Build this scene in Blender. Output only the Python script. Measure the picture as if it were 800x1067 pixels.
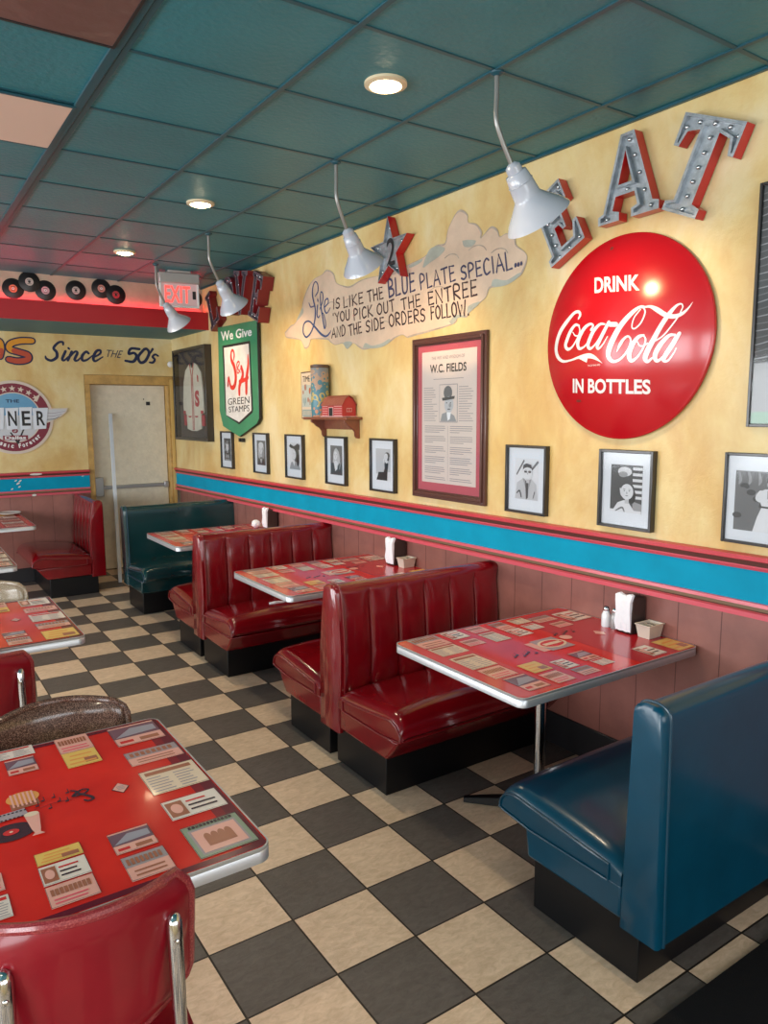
import bpy, bmesh, math, random
from mathutils import Vector, Matrix
from math import sin, cos, pi, radians, sqrt
random.seed(7)
for _o in list(bpy.data.objects): bpy.data.objects.remove(_o)
SC = bpy.context.scene
COL = SC.collection

# ------------------------------------------------------------------ camera, light, exposure
cam_d = bpy.data.cameras.new('camera'); cam = bpy.data.objects.new('camera', cam_d); COL.objects.link(cam)
FPX = 772.577; YAW, PITCH, ROLL = 0.593769, -0.133677, -0.005487
cam_d.sensor_fit = 'VERTICAL'; cam_d.sensor_height = 36.0; cam_d.lens = 36.0 * FPX / 1067.0
cam_d.clip_start = 0.05; cam_d.clip_end = 100
_f = Vector((sin(YAW)*cos(PITCH), cos(YAW)*cos(PITCH), sin(PITCH)))
_r = Vector((cos(YAW), -sin(YAW), 0)); _u = _r.cross(_f)
_r2 = _r*cos(ROLL) + _u*sin(ROLL); _u2 = -_r*sin(ROLL) + _u*cos(ROLL)
_m = Matrix((_r2, _u2, -_f)).transposed().to_4x4(); _m.translation = Vector((-1.35908, -1.83649, 1.74698))
cam.matrix_world = _m
SC.camera = cam

world = bpy.data.worlds.new('sky'); SC.world = world; world.use_nodes = True
_wn = world.node_tree.nodes; _wl = world.node_tree.links
_bg = _wn['Background']; _bg.inputs[0].default_value = (0.80, 0.90, 1.0, 1); _bg.inputs[1].default_value = 0.6

def area(name, loc, target, sx, sy, power, color):
    d = bpy.data.lights.new(name, 'AREA'); d.shape = 'RECTANGLE'; d.size = sx; d.size_y = sy
    d.energy = power; d.color = color
    o = bpy.data.objects.new(name, d); COL.objects.link(o); o.location = loc
    o.rotation_euler = (Vector(target)-Vector(loc)).to_track_quat('-Z', 'Y').to_euler()
    return o
# daylight entering through the windows of the left and front walls (behind the viewer)
for yy in (-2.4, 0.2, 2.8, 5.2):
    area('window_daylight', (-5.3, yy, 1.65), (-2.0, yy, 1.0), 2.0, 1.5, 65, (0.93, 0.97, 1.0))
for xx in (-3.6, -1.0, 1.0 - .45):
    area('window_daylight', (xx, -4.3, 1.65), (xx, 0, 1.05), 1.7, 1.5, 19, (0.95, 0.98, 1.0))
SC.view_settings.view_transform = 'Standard'; SC.view_settings.look = 'None'
SC.view_settings.exposure = 0.66; SC.view_settings.gamma = 1.0; SC.view_settings.use_curve_mapping = False

# ------------------------------------------------------------------ materials
MATS = {}
def mat(name, color, rough=0.5, metal=0.0, coat=0.0, var=0.0, vscale=8.0, bump=0.0, bscale=60.0, emit=0.0, spec=0.5, coat_rough=0.08, rvar=0.0, color2=None, tone=None):
    if name in MATS: return MATS[name]
    m = bpy.data.materials.new(name); m.use_nodes = True
    nt = m.node_tree; n = nt.nodes; l = nt.links; b = n['Principled BSDF']
    b.inputs['Base Color'].default_value = (*color, 1); b.inputs['Roughness'].default_value = rough
    b.inputs['Metallic'].default_value = metal; b.inputs['Coat Weight'].default_value = coat
    b.inputs['Coat Roughness'].default_value = coat_rough; b.inputs['Specular IOR Level'].default_value = spec
    m.diffuse_color = (*color, 1)
    if var > 0 or color2 or bump > 0 or rvar > 0:
        tc = n.new('ShaderNodeTexCoord')
    if var > 0 or color2:
        nz = n.new('ShaderNodeTexNoise'); nz.inputs['Scale'].default_value = vscale; nz.inputs['Detail'].default_value = 6
        nz.inputs['Roughness'].default_value = 0.62
        l.new(tc.outputs['Object'], nz.inputs['Vector'])
        cr = n.new('ShaderNodeValToRGB'); cr.color_ramp.elements[0].position = 0.32; cr.color_ramp.elements[1].position = 0.68
        c1 = [max(0, c*(1-var)) for c in color]; c2 = color2 or [min(1, c*(1+var)) for c in color]
        cr.color_ramp.elements[0].color = (*c1, 1); cr.color_ramp.elements[1].color = (*c2, 1)
        l.new(nz.outputs['Fac'], cr.inputs['Fac']); l.new(cr.outputs['Color'], b.inputs['Base Color'])
    if rvar > 0:
        nr = n.new('ShaderNodeTexNoise'); nr.inputs['Scale'].default_value = 5; nr.inputs['Detail'].default_value = 5
        l.new(tc.outputs['Object'], nr.inputs['Vector'])
        mr = n.new('ShaderNodeMapRange'); mr.inputs['To Min'].default_value = max(0.02, rough-rvar); mr.inputs['To Max'].default_value = rough+rvar
        l.new(nr.outputs['Fac'], mr.inputs['Value']); l.new(mr.outputs['Result'], b.inputs['Roughness'])
    if bump > 0:
        nb = n.new('ShaderNodeTexNoise'); nb.inputs['Scale'].default_value = bscale; nb.inputs['Detail'].default_value = 4
        l.new(tc.outputs['Object'], nb.inputs['Vector'])
        bp = n.new('ShaderNodeBump'); bp.inputs['Strength'].default_value = bump; bp.inputs['Distance'].default_value = 0.01
        l.new(nb.outputs['Fac'], bp.inputs['Height']); l.new(bp.outputs['Normal'], b.inputs['Normal'])
    if emit > 0:
        b.inputs['Emission Color'].default_value = (*color, 1); b.inputs['Emission Strength'].default_value = emit
    MATS[name] = m
    return m

RED = mat('red_vinyl', (0.175, 0.0022, 0.006), 0.19, spec=0.4, coat=0.6, var=0.18, vscale=4, bump=0.10, bscale=9, coat_rough=0.10)
REDPIPE = mat('red_piping', (0.17, 0.004, 0.008), 0.3, coat=0.4)
TEAL = mat('teal_vinyl', (0.0006, 0.046, 0.086), 0.28, spec=0.32, coat=0.30, var=0.15, vscale=4, bump=0.08, bscale=9, coat_rough=0.14)
TEALPIPE = mat('teal_piping', (0.001, 0.042, 0.078), 0.35, coat=0.3)
TEALSHADE = mat('shaded_teal_vinyl', (0.002, 0.036, 0.042), 0.2, coat=0.7, var=0.15, vscale=4, bump=0.06, bscale=9)  # same teal vinyl, with the weaker window light put into its colour
BLACK = mat('black_base', (0.004, 0.004, 0.005), 0.42, spec=0.3)
RUBBER = mat('black_rubber', (0.006, 0.006, 0.007), 0.8, spec=0.2, bump=0.3, bscale=300)
CHROME = mat('chrome', (0.62, 0.62, 0.63), 0.14, metal=1.0)
ALU = mat('aluminium_band', (0.62, 0.64, 0.68), 0.38, metal=.75)
GALV = mat('galvanised', (0.42, 0.46, 0.50), 0.38, metal=0.75, var=0.25, vscale=25)
LRED = mat('letter_red', (0.50, 0.01, 0.015), 0.35, coat=0.3)
DRED = mat('letter_dark_red', (0.22, 0.012, 0.018), 0.4, coat=0.2)
WHITE = mat('white_paint', (0.80, 0.80, 0.80), 0.4)
PAPER = mat('paper_white', (0.80, 0.80, 0.82), 0.7)
BLK = mat('ink_black', (0.012, 0.012, 0.014), 0.5)
NAVY = mat('ink_navy', (0.012, 0.02, 0.07), 0.6)
BLUEINK = mat('ink_blue', (0.03, 0.07, 0.22), 0.6)

def wall_mat():
    m = bpy.data.materials.new('golden_sponged_plaster'); m.use_nodes = True
    nt = m.node_tree; n = nt.nodes; l = nt.links; b = n['Principled BSDF']
    g = n.new('ShaderNodeNewGeometry')
    def noise(s, d, sc=(1, 1, 1)):
        mp = n.new('ShaderNodeMapping'); mp.inputs['Scale'].default_value = sc; l.new(g.outputs['Position'], mp.inputs['Vector'])
        t = n.new('ShaderNodeTexNoise'); t.inputs['Scale'].default_value = s; t.inputs['Detail'].default_value = d
        t.inputs['Roughness'].default_value = 0.62; t.inputs['Distortion'].default_value = 0.5; l.new(mp.outputs['Vector'], t.inputs['Vector']); return t
    n1 = noise(1.5, 6, (1, 1, .7)); n2 = noise(7, 7, (1, 1, .6))
    cr = n.new('ShaderNodeValToRGB'); e = cr.color_ramp.elements
    e[0].position = 0.34; e[0].color = (0.63, 0.42, 0.155, 1); e[1].position = 0.70; e[1].color = (0.77, 0.665, 0.42, 1)
    x = cr.color_ramp.elements.new(0.52); x.color = (0.71, 0.555, 0.265, 1)
    l.new(n1.outputs['Fac'], cr.inputs['Fac'])
    mx = n.new('ShaderNodeMixRGB'); mx.blend_type = 'OVERLAY'; mx.inputs['Fac'].default_value = 0.42
    c2 = n.new('ShaderNodeValToRGB'); c2.color_ramp.elements[0].position = .3; c2.color_ramp.elements[1].position = .7
    c2.color_ramp.elements[0].color = (.36, .34, .30, 1); c2.color_ramp.elements[1].color = (.62, .62, .62, 1)
    l.new(n2.outputs['Fac'], c2.inputs['Fac']); l.new(cr.outputs['Color'], mx.inputs['Color1']); l.new(c2.outputs['Color'], mx.inputs['Color2'])
    l.new(mx.outputs['Color'], b.inputs['Base Color'])
    b.inputs['Roughness'].default_value = 0.34; b.inputs['Specular IOR Level'].default_value = 0.35
    bp = n.new('ShaderNodeBump'); bp.inputs['Strength'].default_value = 0.22; bp.inputs['Distance'].default_value = 0.01
    nb = noise(26, 5); l.new(nb.outputs['Fac'], bp.inputs['Height']); l.new(bp.outputs['Normal'], b.inputs['Normal'])
    return m
WALLM = wall_mat()

def floor_mat():
    T = 0.3048
    m = bpy.data.materials.new('checker_tiles'); m.use_nodes = True
    nt = m.node_tree; n = nt.nodes; l = nt.links; b = n['Principled BSDF']
    g = n.new('ShaderNodeNewGeometry'); sp = n.new('ShaderNodeSeparateXYZ'); l.new(g.outputs['Position'], sp.inputs[0])
    def math_(op, a, bb=None):
        t = n.new('ShaderNodeMath'); t.operation = op
        for i, v in enumerate((a, bb)):
            if v is None: continue
            if isinstance(v, (int, float)): t.inputs[i].default_value = v
            else: l.new(v, t.inputs[i])
        return t.outputs[0]
    u = math_('DIVIDE', sp.outputs[0], T); v = math_('DIVIDE', sp.outputs[1], T)
    fu = math_('FLOOR', u); fv = math_('FLOOR', v)
    par = math_('FLOORED_MODULO', math_('ADD', fu, fv), 2.0)
    def edge(a):
        fr = math_('FRACT', a); return math_('MINIMUM', fr, math_('SUBTRACT', 1.0, fr))
    e = math_('MINIMUM', edge(u), edge(v)); grout = math_('LESS_THAN', e, 0.011)
    wn = n.new('ShaderNodeTexWhiteNoise'); wn.noise_dimensions = '2D'
    cb = n.new('ShaderNodeCombineXYZ'); l.new(fu, cb.inputs[0]); l.new(fv, cb.inputs[1]); l.new(cb.outputs[0], wn.inputs['Vector'])
    off = n.new('ShaderNodeVectorMath'); off.operation = 'MULTIPLY_ADD'; off.inputs[1].default_value = (7, 7, 7)
    l.new(wn.outputs['Color'], off.inputs[0]); l.new(g.outputs['Position'], off.inputs[2])
    def noise(s, sc):
        mp = n.new('ShaderNodeMapping'); mp.inputs['Scale'].default_value = sc; mp.inputs['Rotation'].default_value = (0, 0, .5); l.new(off.outputs[0], mp.inputs['Vector'])
        t = n.new('ShaderNodeTexNoise'); t.inputs['Scale'].default_value = s; t.inputs['Detail'].default_value = 7; t.inputs['Roughness'].default_value = .65
        t.inputs['Distortion'].default_value = .8; l.new(mp.outputs['Vector'], t.inputs['Vector']); return t
    nz = noise(22, (1, 2.2, 1)); nbig = noise(3, (1, 1, 1))
    def ramp(a, c):
        r = n.new('ShaderNodeValToRGB'); r.color_ramp.elements[0].position = .33; r.color_ramp.elements[1].position = .67
        r.color_ramp.elements[0].color = (*a, 1); r.color_ramp.elements[1].color = (*c, 1); l.new(nz.outputs['Fac'], r.inputs['Fac']); return r
    lt = ramp((.58, .42, .28), (.77, .58, .415)); dk = ramp((.092, .078, .068), (.132, .114, .101))
    mx = n.new('ShaderNodeMixRGB'); l.new(par, mx.inputs['Fac']); l.new(dk.outputs['Color'], mx.inputs['Color1']); l.new(lt.outputs['Color'], mx.inputs['Color2'])
    dirt = n.new('ShaderNodeMixRGB'); dirt.blend_type = 'MULTIPLY'; dirt.inputs['Fac'].default_value = .35
    dr = n.new('ShaderNodeValToRGB'); dr.color_ramp.elements[0].position = .25; dr.color_ramp.elements[1].position = .6
    dr.color_ramp.elements[0].color = (.6, .57, .52, 1); dr.color_ramp.elements[1].color = (1, 1, 1, 1)
    l.new(nbig.outputs['Fac'], dr.inputs['Fac']); l.new(mx.outputs['Color'], dirt.inputs['Color1']); l.new(dr.outputs['Color'], dirt.inputs['Color2'])
    gm = n.new('ShaderNodeMixRGB'); l.new(grout, gm.inputs['Fac']); l.new(dirt.outputs['Color'], gm.inputs['Color1']); gm.inputs['Color2'].default_value = (.02, .015, .011, 1)
    l.new(gm.outputs['Color'], b.inputs['Base Color'])
    b.inputs['Roughness'].default_value = .42; b.inputs['Specular IOR Level'].default_value = .4
    h = math_('SUBTRACT', nz.outputs['Fac'], math_('MULTIPLY', grout, 1.2))
    bp = n.new('ShaderNodeBump'); bp.inputs['Strength'].default_value = .28; bp.inputs['Distance'].default_value = .006
    l.new(h, bp.inputs['Height']); l.new(bp.outputs['Normal'], b.inputs['Normal'])
    return m
FLOORM = floor_mat()

def glitter_mat(name, c1, c2, rough=0.25):
    m = mat(name, c1, rough, coat=0.6, var=0.01)
    n = m.node_tree.nodes; l = m.node_tree.links
    for x in n:
        if x.type == 'TEX_NOISE': x.inputs['Scale'].default_value = 320; x.inputs['Detail'].default_value = 2
        if x.type == 'VALTORGB':
            x.color_ramp.elements[0].position = .46; x.color_ramp.elements[1].position = .66
            x.color_ramp.elements[0].color = (*c1, 1); x.color_ramp.elements[1].color = (*c2, 1)
    return m
BROWNGL = glitter_mat('brown_glitter_vinyl', (.050, .020, .012), (.30, .165, .12))
BEIGEGL = glitter_mat('beige_glitter_vinyl', (.26, .19, .12), (.55, .46, .34))
CHRED = mat('red_chair_vinyl', (.235, .004, .012), .30, spec=.35, coat=.2, var=.12, vscale=5)
CHREDT = glitter_mat('red_glitter_trim', (.22, .010, .018), (.40, .07, .07), .3)
GLASS = None
def glass_mat():
    m = bpy.data.materials.new('picture_glass'); m.use_nodes = True
    nt = m.node_tree; n = nt.nodes; l = nt.links; n.remove(n['Principled BSDF'])
    o = [x for x in n if x.type == 'OUTPUT_MATERIAL'][0]
    tr = n.new('ShaderNodeBsdfTransparent'); gl = n.new('ShaderNodeBsdfGlossy'); gl.inputs['Roughness'].default_value = .09
    fr = n.new('ShaderNodeFresnel'); fr.inputs['IOR'].default_value = 1.45; mx = n.new('ShaderNodeMixShader')
    l.new(fr.outputs[0], mx.inputs[0]); l.new(tr.outputs[0], mx.inputs[1]); l.new(gl.outputs[0], mx.inputs[2]); l.new(mx.outputs[0], o.inputs['Surface'])
    return m
GLASS = glass_mat()

# ------------------------------------------------------------------ mesh helpers
def tag(o, label=None, cat=None, group=None, kind=None):
    if label: o['label'] = label
    if cat: o['category'] = cat
    if group: o['group'] = group
    if kind: o['kind'] = kind
    return o
def thing(name, label, cat, loc=(0, 0, 0), rotz=0.0, group=None):
    o = bpy.data.objects.new(name, None); COL.objects.link(o); o.location = loc; o.rotation_euler = (0, 0, rotz)
    o.empty_display_size = .1
    return tag(o, label, cat, group)
def copy_tree(o, parent=None):
    c = o.copy(); COL.objects.link(c); c.parent = parent
    for ch in list(o.children): copy_tree(ch, c)
    return c

class MB:
    def __init__(s): s.v = []; s.f = []; s.m = []; s.mats = []
    def mi(s, m):
        if m not in s.mats: s.mats.append(m)
        return s.mats.index(m)
    def add(s, vs, fs, m, T=None):
        k = len(s.v)
        for v in vs: s.v.append(tuple(T(v)) if T else tuple(v))
        i = s.mi(m)
        for f in fs: s.f.append(tuple(k+x for x in f)); s.m.append(i)
    def box(s, a, b, m, T=None):
        x0, y0, z0 = a; x1, y1, z1 = b
        s.add([(x0,y0,z0),(x1,y0,z0),(x1,y1,z0),(x0,y1,z0),(x0,y0,z1),(x1,y0,z1),(x1,y1,z1),(x0,y1,z1)],
              [(0,3,2,1),(4,5,6,7),(0,1,5,4),(1,2,6,5),(2,3,7,6),(3,0,4,7)], m, T)
    def prism(s, poly, fn, d0, d1, m, mside=None):
        """poly: list of (a,b); fn(a,b,d)->xyz"""
        n = len(poly); k = len(s.v)
        s.v += [tuple(fn(a, b, d0)) for a, b in poly] + [tuple(fn(a, b, d1)) for a, b in poly]
        i = s.mi(m); j = s.mi(mside or m)
        s.f.append(tuple(k+x for x in range(n))); s.m.append(i)
        s.f.append(tuple(k+n+x for x in reversed(range(n)))); s.m.append(i)
        for q in range(n):
            r = (q+1) % n; s.f.append((k+q, k+n+q, k+n+r, k+r)); s.m.append(j)
    def tube(s, pts, r, m, seg=10, caps=True, closed=False):
        pts = [Vector(p) for p in pts]; n = len(pts); rs = r if isinstance(r, (list, tuple)) else [r]*n
        k = len(s.v); i = s.mi(m); up = None
        for q in range(n):
            if closed: t = (pts[(q+1) % n]-pts[q-1]).normalized()
            else: t = (pts[min(q+1, n-1)]-pts[max(q-1, 0)]).normalized()
            if up is None:
                up = Vector((0, 0, 1)) if abs(t.z) < .9 else Vector((1, 0, 0))
            a = (up - t*up.dot(t)).normalized(); bq = t.cross(a); up = a
            for w in range(seg):
                an = 2*pi*w/seg; s.v.append(tuple(pts[q]+(a*cos(an)+bq*sin(an))*rs[q]))
        rng = n if closed else n-1
        for q in range(rng):
            q2 = (q+1) % n
            for w in range(seg):
                w2 = (w+1) % seg; s.f.append((k+q*seg+w, k+q*seg+w2, k+q2*seg+w2, k+q2*seg+w)); s.m.append(i)
        if caps and not closed:
            s.f.append(tuple(k+w for w in reversed(range(seg)))); s.m.append(i)
            s.f.append(tuple(k+(n-1)*seg+w for w in range(seg))); s.m.append(i)
    def lathe(s, prof, m, org=(0, 0, 0), axis=(0, 0, 1), seg=32, cap=True):
        ax = Vector(axis).normalized(); a = ax.orthogonal().normalized(); b = ax.cross(a); o = Vector(org)
        k = len(s.v); i = s.mi(m); n = len(prof)
        for r, h in prof:
            for w in range(seg):
                an = 2*pi*w/seg; s.v.append(tuple(o+ax*h+(a*cos(an)+b*sin(an))*r))
        for q in range(n-1):
            for w in range(seg):
                w2 = (w+1) % seg; s.f.append((k+q*seg+w, k+q*seg+w2, k+(q+1)*seg+w2, k+(q+1)*seg+w)); s.m.append(i)
        if cap:
            s.f.append(tuple(k+w for w in reversed(range(seg)))); s.m.append(i)
            s.f.append(tuple(k+(n-1)*seg+w for w in range(seg))); s.m.append(i)
    def grid(s, rows, m, closed_u=False):
        k = len(s.v); i = s.mi(m); nu = len(rows); nv = len(rows[0])
        for r in rows: s.v += [tuple(p) for p in r]
        for a in range(nu - (0 if closed_u else 1)):
            a2 = (a+1) % nu
            for b in range(nv-1): s.f.append((k+a*nv+b, k+a2*nv+b, k+a2*nv+b+1, k+a*nv+b+1)); s.m.append(i)
    def build(s, name, parent=None, smooth=False, bevel=0, seg=2, angle=35, fixn=True, label=None):
        me = bpy.data.meshes.new(name); me.from_pydata(s.v, [], s.f); me.update()
        for m in s.mats: me.materials.append(m)
        for p, i in zip(me.polygons, s.m): p.material_index = i
        if fixn:
            bm = bmesh.new(); bm.from_mesh(me); bmesh.ops.recalc_face_normals(bm, faces=bm.faces); bm.to_mesh(me); bm.free()
        o = bpy.data.objects.new(name, me); COL.objects.link(o); o.parent = parent
        if smooth:
            for p in me.polygons: p.use_smooth = True
            me.set_sharp_from_angle(angle=radians(angle))
        if bevel:
            b = o.modifiers.new('bevel', 'BEVEL'); b.width = bevel; b.segments = seg; b.limit_method = 'ANGLE'; b.angle_limit = radians(40)
            for p in me.polygons: p.use_smooth = True
            me.set_sharp_from_angle(angle=radians(60)) if not smooth else None
            b.harden_normals = False
        if label: o['label'] = label
        return o
def structure(o): o['kind'] = 'structure'; return o

def crom(pts, n=6):
    """Catmull-Rom through tuples"""
    if len(pts) < 3: 
        return [tuple(a+(b-a)*t/4 for a, b in zip(pts[0], pts[-1])) for t in range(5)] if len(pts) == 2 else pts
    P = [tuple(2*a-b for a, b in zip(pts[0], pts[1]))] + list(pts) + [tuple(2*a-b for a, b in zip(pts[-1], pts[-2]))]
    out = []
    for i in range(1, len(P)-2):
        for k in range(n):
            t = k/n; out.append(tuple(.5*((2*b)+(-a+c)*t+(2*a-5*b+4*c-d)*t*t+(-a+3*b-3*c+d)*t**3) for a, b, c, d in zip(P[i-1], P[i], P[i+1], P[i+2])))
    out.append(tuple(pts[-1])); return out

class Canvas(MB):
    """flat printed / painted artwork: coloured polygons in (u,v), each layer a fraction of a millimetre further out"""
    def __init__(s, fn=None, step=.0006):
        super().__init__(); s.fn = fn or (lambda u, v, d: (u, -d, v)); s.step = step
    def poly(s, pts, m, L=1):
        s.cnt = (getattr(s, 'cnt', 0)+1) % 60
        k = len(s.v); s.v += [tuple(s.fn(a, b, L*s.step+s.cnt*4e-6)) for a, b in pts]
        s.f.append(tuple(range(k, k+len(pts)))); s.m.append(s.mi(m))
    def rect(s, u0, v0, u1, v1, m, L=1): s.poly([(u0, v0), (u1, v0), (u1, v1), (u0, v1)], m, L)
    def ell(s, cu, cv, ru, rv, m, L=1, rot=0, n=24, a0=0, a1=2*pi):
        full = abs(a1-a0-2*pi) < 1e-6
        s.poly([(cu+ru*cos(a)*cos(rot)-rv*sin(a)*sin(rot), cv+ru*cos(a)*sin(rot)+rv*sin(a)*cos(rot)) for a in [a0+(a1-a0)*i/(n if full else n-1) for i in range(n)]], m, L)
    def ring(s, cu, cv, r0, r1, m, L=1, n=48):
        for i in range(n):
            a, b = 2*pi*i/n, 2*pi*(i+1)/n
            s.poly([(cu+r0*cos(a), cv+r0*sin(a)), (cu+r1*cos(a), cv+r1*sin(a)), (cu+r1*cos(b), cv+r1*sin(b)), (cu+r0*cos(b), cv+r0*sin(b))], m, L)
    def star(s, cu, cv, r, m, L=1, rot=0, k=.4):
        s.poly([(cu+(r if i % 2 == 0 else r*k)*sin(rot+i*pi/5), cv+(r if i % 2 == 0 else r*k)*cos(rot+i*pi/5)) for i in range(10)], m, L)
    def stroke(s, pts, m, L=1, smooth=6, wmul=1.0, wadd=0.0, rcap=True):
        P = crom([tuple(p) for p in pts], smooth) if smooth else [tuple(p) for p in pts]
        n = len(P); Lf = []; Rt = []
        for i in range(n):
            a = P[max(i-1, 0)]; b = P[min(i+1, n-1)]; dx, dy = b[0]-a[0], b[1]-a[1]; d = math.hypot(dx, dy) or 1e-9
            w = max(.0003, (P[i][2]*wmul+wadd)/2); nx, ny = -dy/d*w, dx/d*w
            Lf.append((P[i][0]+nx, P[i][1]+ny)); Rt.append((P[i][0]-nx, P[i][1]-ny))
        for i in range(n-1): s.poly([Lf[i], Lf[i+1], Rt[i+1], Rt[i]], m, L)
        if rcap:
            for p in (P[0], P[-1]):
                w = (p[2]*wmul+wadd)/2
                if w > .002: s.ell(p[0], p[1], w*.96, w*.96, m, L, n=10)
    def text(s, t, quad, m, L=1, bold=0.0, shear=0.0):
        """quad TL,TR,BR,BL"""
        V, F = text_mesh(t, bold, shear); tl, tr, br, bl = quad
        k = len(s.v)
        for a, b in V:
            x = [(bl[i]*(1-a)+br[i]*a)*(1-b)+(tl[i]*(1-a)+tr[i]*a)*b for i in (0, 1)]
            s.v.append(tuple(s.fn(x[0], x[1], L*s.step+.00025)))
        i = s.mi(m)
        for f in F: s.f.append(tuple(k+x for x in f)); s.m.append(i)
    def textbox(s, t, u0, v0, u1, v1, m, L=1, bold=0.0, shear=0.0): s.text(t, [(u0, v1), (u1, v1), (u1, v0), (u0, v0)], m, L, bold, shear)

_TC = {}
def text_mesh(t, bold=0.0, shear=0.0):
    key = (t, bold, shear)
    if key in _TC: return _TC[key]
    cu = bpy.data.curves.new('lettering', 'FONT'); cu.body = t; cu.offset = bold; cu.shear = shear; cu.resolution_u = 4
    o = bpy.data.objects.new('lettering', cu); COL.objects.link(o); dg = bpy.context.evaluated_depsgraph_get(); dg.update()
    me = bpy.data.meshes.new_from_object(o.evaluated_get(dg))
    V = [(v.co.x, v.co.y) for v in me.vertices]; F = [tuple(p.vertices) for p in me.polygons]
    x0 = min(v[0] for v in V); x1 = max(v[0] for v in V); y0 = min(v[1] for v in V); y1 = max(v[1] for v in V)
    V = [((x-x0)/(x1-x0), (y-y0)/(y1-y0)) for x, y in V]
    bpy.data.objects.remove(o); bpy.data.curves.remove(cu); bpy.data.meshes.remove(me)
    _TC[key] = (V, F); return _TC[key]

W = 1.45      # right wall plane (plastered upper part)
WL = 1.488    # right wall plane of the panelled lower part
H = 2.996     # ceiling height
YB = 6.6      # back wall plane
XL = -5.5     # left wall plane
YF = -4.5     # front wall plane (behind the viewer)
def on_wall(name, label, cat, u, v, group=None): return thing(name, label, cat, (W, -u, v), -pi/2, group)   # u = -y
def on_back(name, label, cat, x, z, group=None): return thing(name, label, cat, (x, YB, z), 0, group)

# ------------------------------------------------------------------ the room
def plane_box(name, a, b, m):
    mb = MB(); mb.box(a, b, m); return structure(mb.build(name))
plane_box('floor', (XL, YF, -.1), (W+.15, YB+.3, 0), FLOORM)
mb = MB(); mb.box((W, YF, 1.0), (W+.15, YB+.3, H), WALLM); mb.box((WL, YF, 0), (W+.15, YB+.3, 1.0), WALLM); structure(mb.build('wall_right'))

CEILM = mat('teal_ceiling_tile', (0.028, 0.185, 0.230), 0.40, var=0.14, vscale=1.3, bump=0.30, bscale=45, spec=.4)
CEILBAR = mat('teal_ceiling_grid', (0.008, 0.075, 0.105), 0.4)
GX, GY, GW, GL = -0.5523, 0.93745, 0.58956, 0.58454
mb = MB(); mb.box((XL, YF, H), (W, YB+.3, H+.1), CEILM)
structure(mb.build('ceiling'))
mb = MB()
for i in range(-9, 4):
    x = GX+i*GW
    if x < W-.03: mb.box((x-.012, YF, H-.006), (x+.012, 5.62, H+.002), CEILBAR)
mb.box((GX-.05, YF, H-.010), (GX-.014, 5.62, H+.002), CEILBAR)
for j in range(-9, 9):
    y = GY+j*GL
    if y < 5.6: mb.box((XL, y-.010, H-.004), (W, y+.010, H+.002), CEILBAR)
mb.box((W-.02, YF, H-.012), (W, 5.6, H), CEILBAR)
structure(mb.build('trim_1', bevel=.002, seg=1))

# back wall with a door recess
WD = mat('door_jamb_ochre', (.50, .30, .09), .45, var=.25, vscale=9)
mb = MB(); x0, x1, zt = .485, 1.445, 2.165
mb.box((XL, YB, 0), (x0, YB+.3, H), WALLM); mb.box((x0, YB, zt), (W, YB+.3, H), WALLM)
mb.box((x0, YB+.16, 0), (W, YB+.3, zt), WALLM)
structure(mb.build('wall_back'))
DOORM = mat('door_cream_paint', (.74, .68, .54), .5, var=.08, vscale=14, bump=.25, bscale=40)
dz = thing('door_1', None, None, (.965, YB+.16, 0)); dz['kind'] = 'structure'
mb = MB(); mb.box((-.415, -.045, .01), (.415, -.002, 2.06), DOORM); mb.build('door_panel', dz, bevel=.004)
mb = MB(); mb.box((-.478, -.158, 0), (-.42, -.001, 2.064), WD); mb.box((.42, -.158, 0), (.478, -.001, 2.064), WD); mb.box((-.478, -.158, 2.065), (.478, -.001, 2.163), WD)
mb.build('door_frame', dz, bevel=.004)
mb = MB(); mb.box((.445, -.165, 0), (.480, -.150, 2.13), mat('jamb_yellow', (.62, .42, .14), .5)); mb.build('door_casing', dz, bevel=.003)
GREYMET = mat('grey_metal', (.45, .46, .46), .35, metal=.8)
mb = MB(); mb.box((-.41, -.10, .84), (-.32, -.045, 1.05), GREYMET); mb.build('latch_box', dz, bevel=.006)
mb = MB(); mb.box((-.32, -.085, .915), (.40, -.060, .955), GREYMET); mb.box((.36, -.09, .90), (.41, -.045, .97), GREYMET); mb.build('push_bar', dz, bevel=.006)
mb = MB(); mb.box((.20, -.048, 1.84), (.245, -.0445, 1.88), BLK); mb.box((.17, -.047, 1.90), (.18, -.0445, 1.915), BLK); mb.build('door_mark', dz)

# left wall and front wall with big windows (behind and beside the viewer)
def window_wall(name, ax, c0, c1, pos, thick, opens, z0=.85, z1=2.45):
    mb = MB()
    def bx(a, b, za, zb):
        if ax == 'x': mb.box((min(pos, pos+thick), a, za), (max(pos, pos+thick), b, zb), WALLM)
        else: mb.box((a, min(pos, pos+thick), za), (b, max(pos, pos+thick), zb), WALLM)
    bx(c0, c1, 0, z0); bx(c0, c1, z1, H); cur = c0
    for a, b in opens: bx(cur, a, z0, z1); cur = b
    bx(cur, c1, z0, z1); structure(mb.build(name))
LW = [(-3.5, -1.3), (-.9, 1.3), (1.7, 3.9), (4.1, 6.2)]
FW = [(-4.6, -2.6), (-2.1, -.1), (.05, 1.2)]
window_wall('wall_left', 'x', YF, YB+.3, XL, -.15, LW)
window_wall('wall_front', 'y', XL, W, YF, -.15, FW)
k = 1
FRM = mat('window_frame_dark', (.05, .05, .055), .4, metal=.5)
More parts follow.
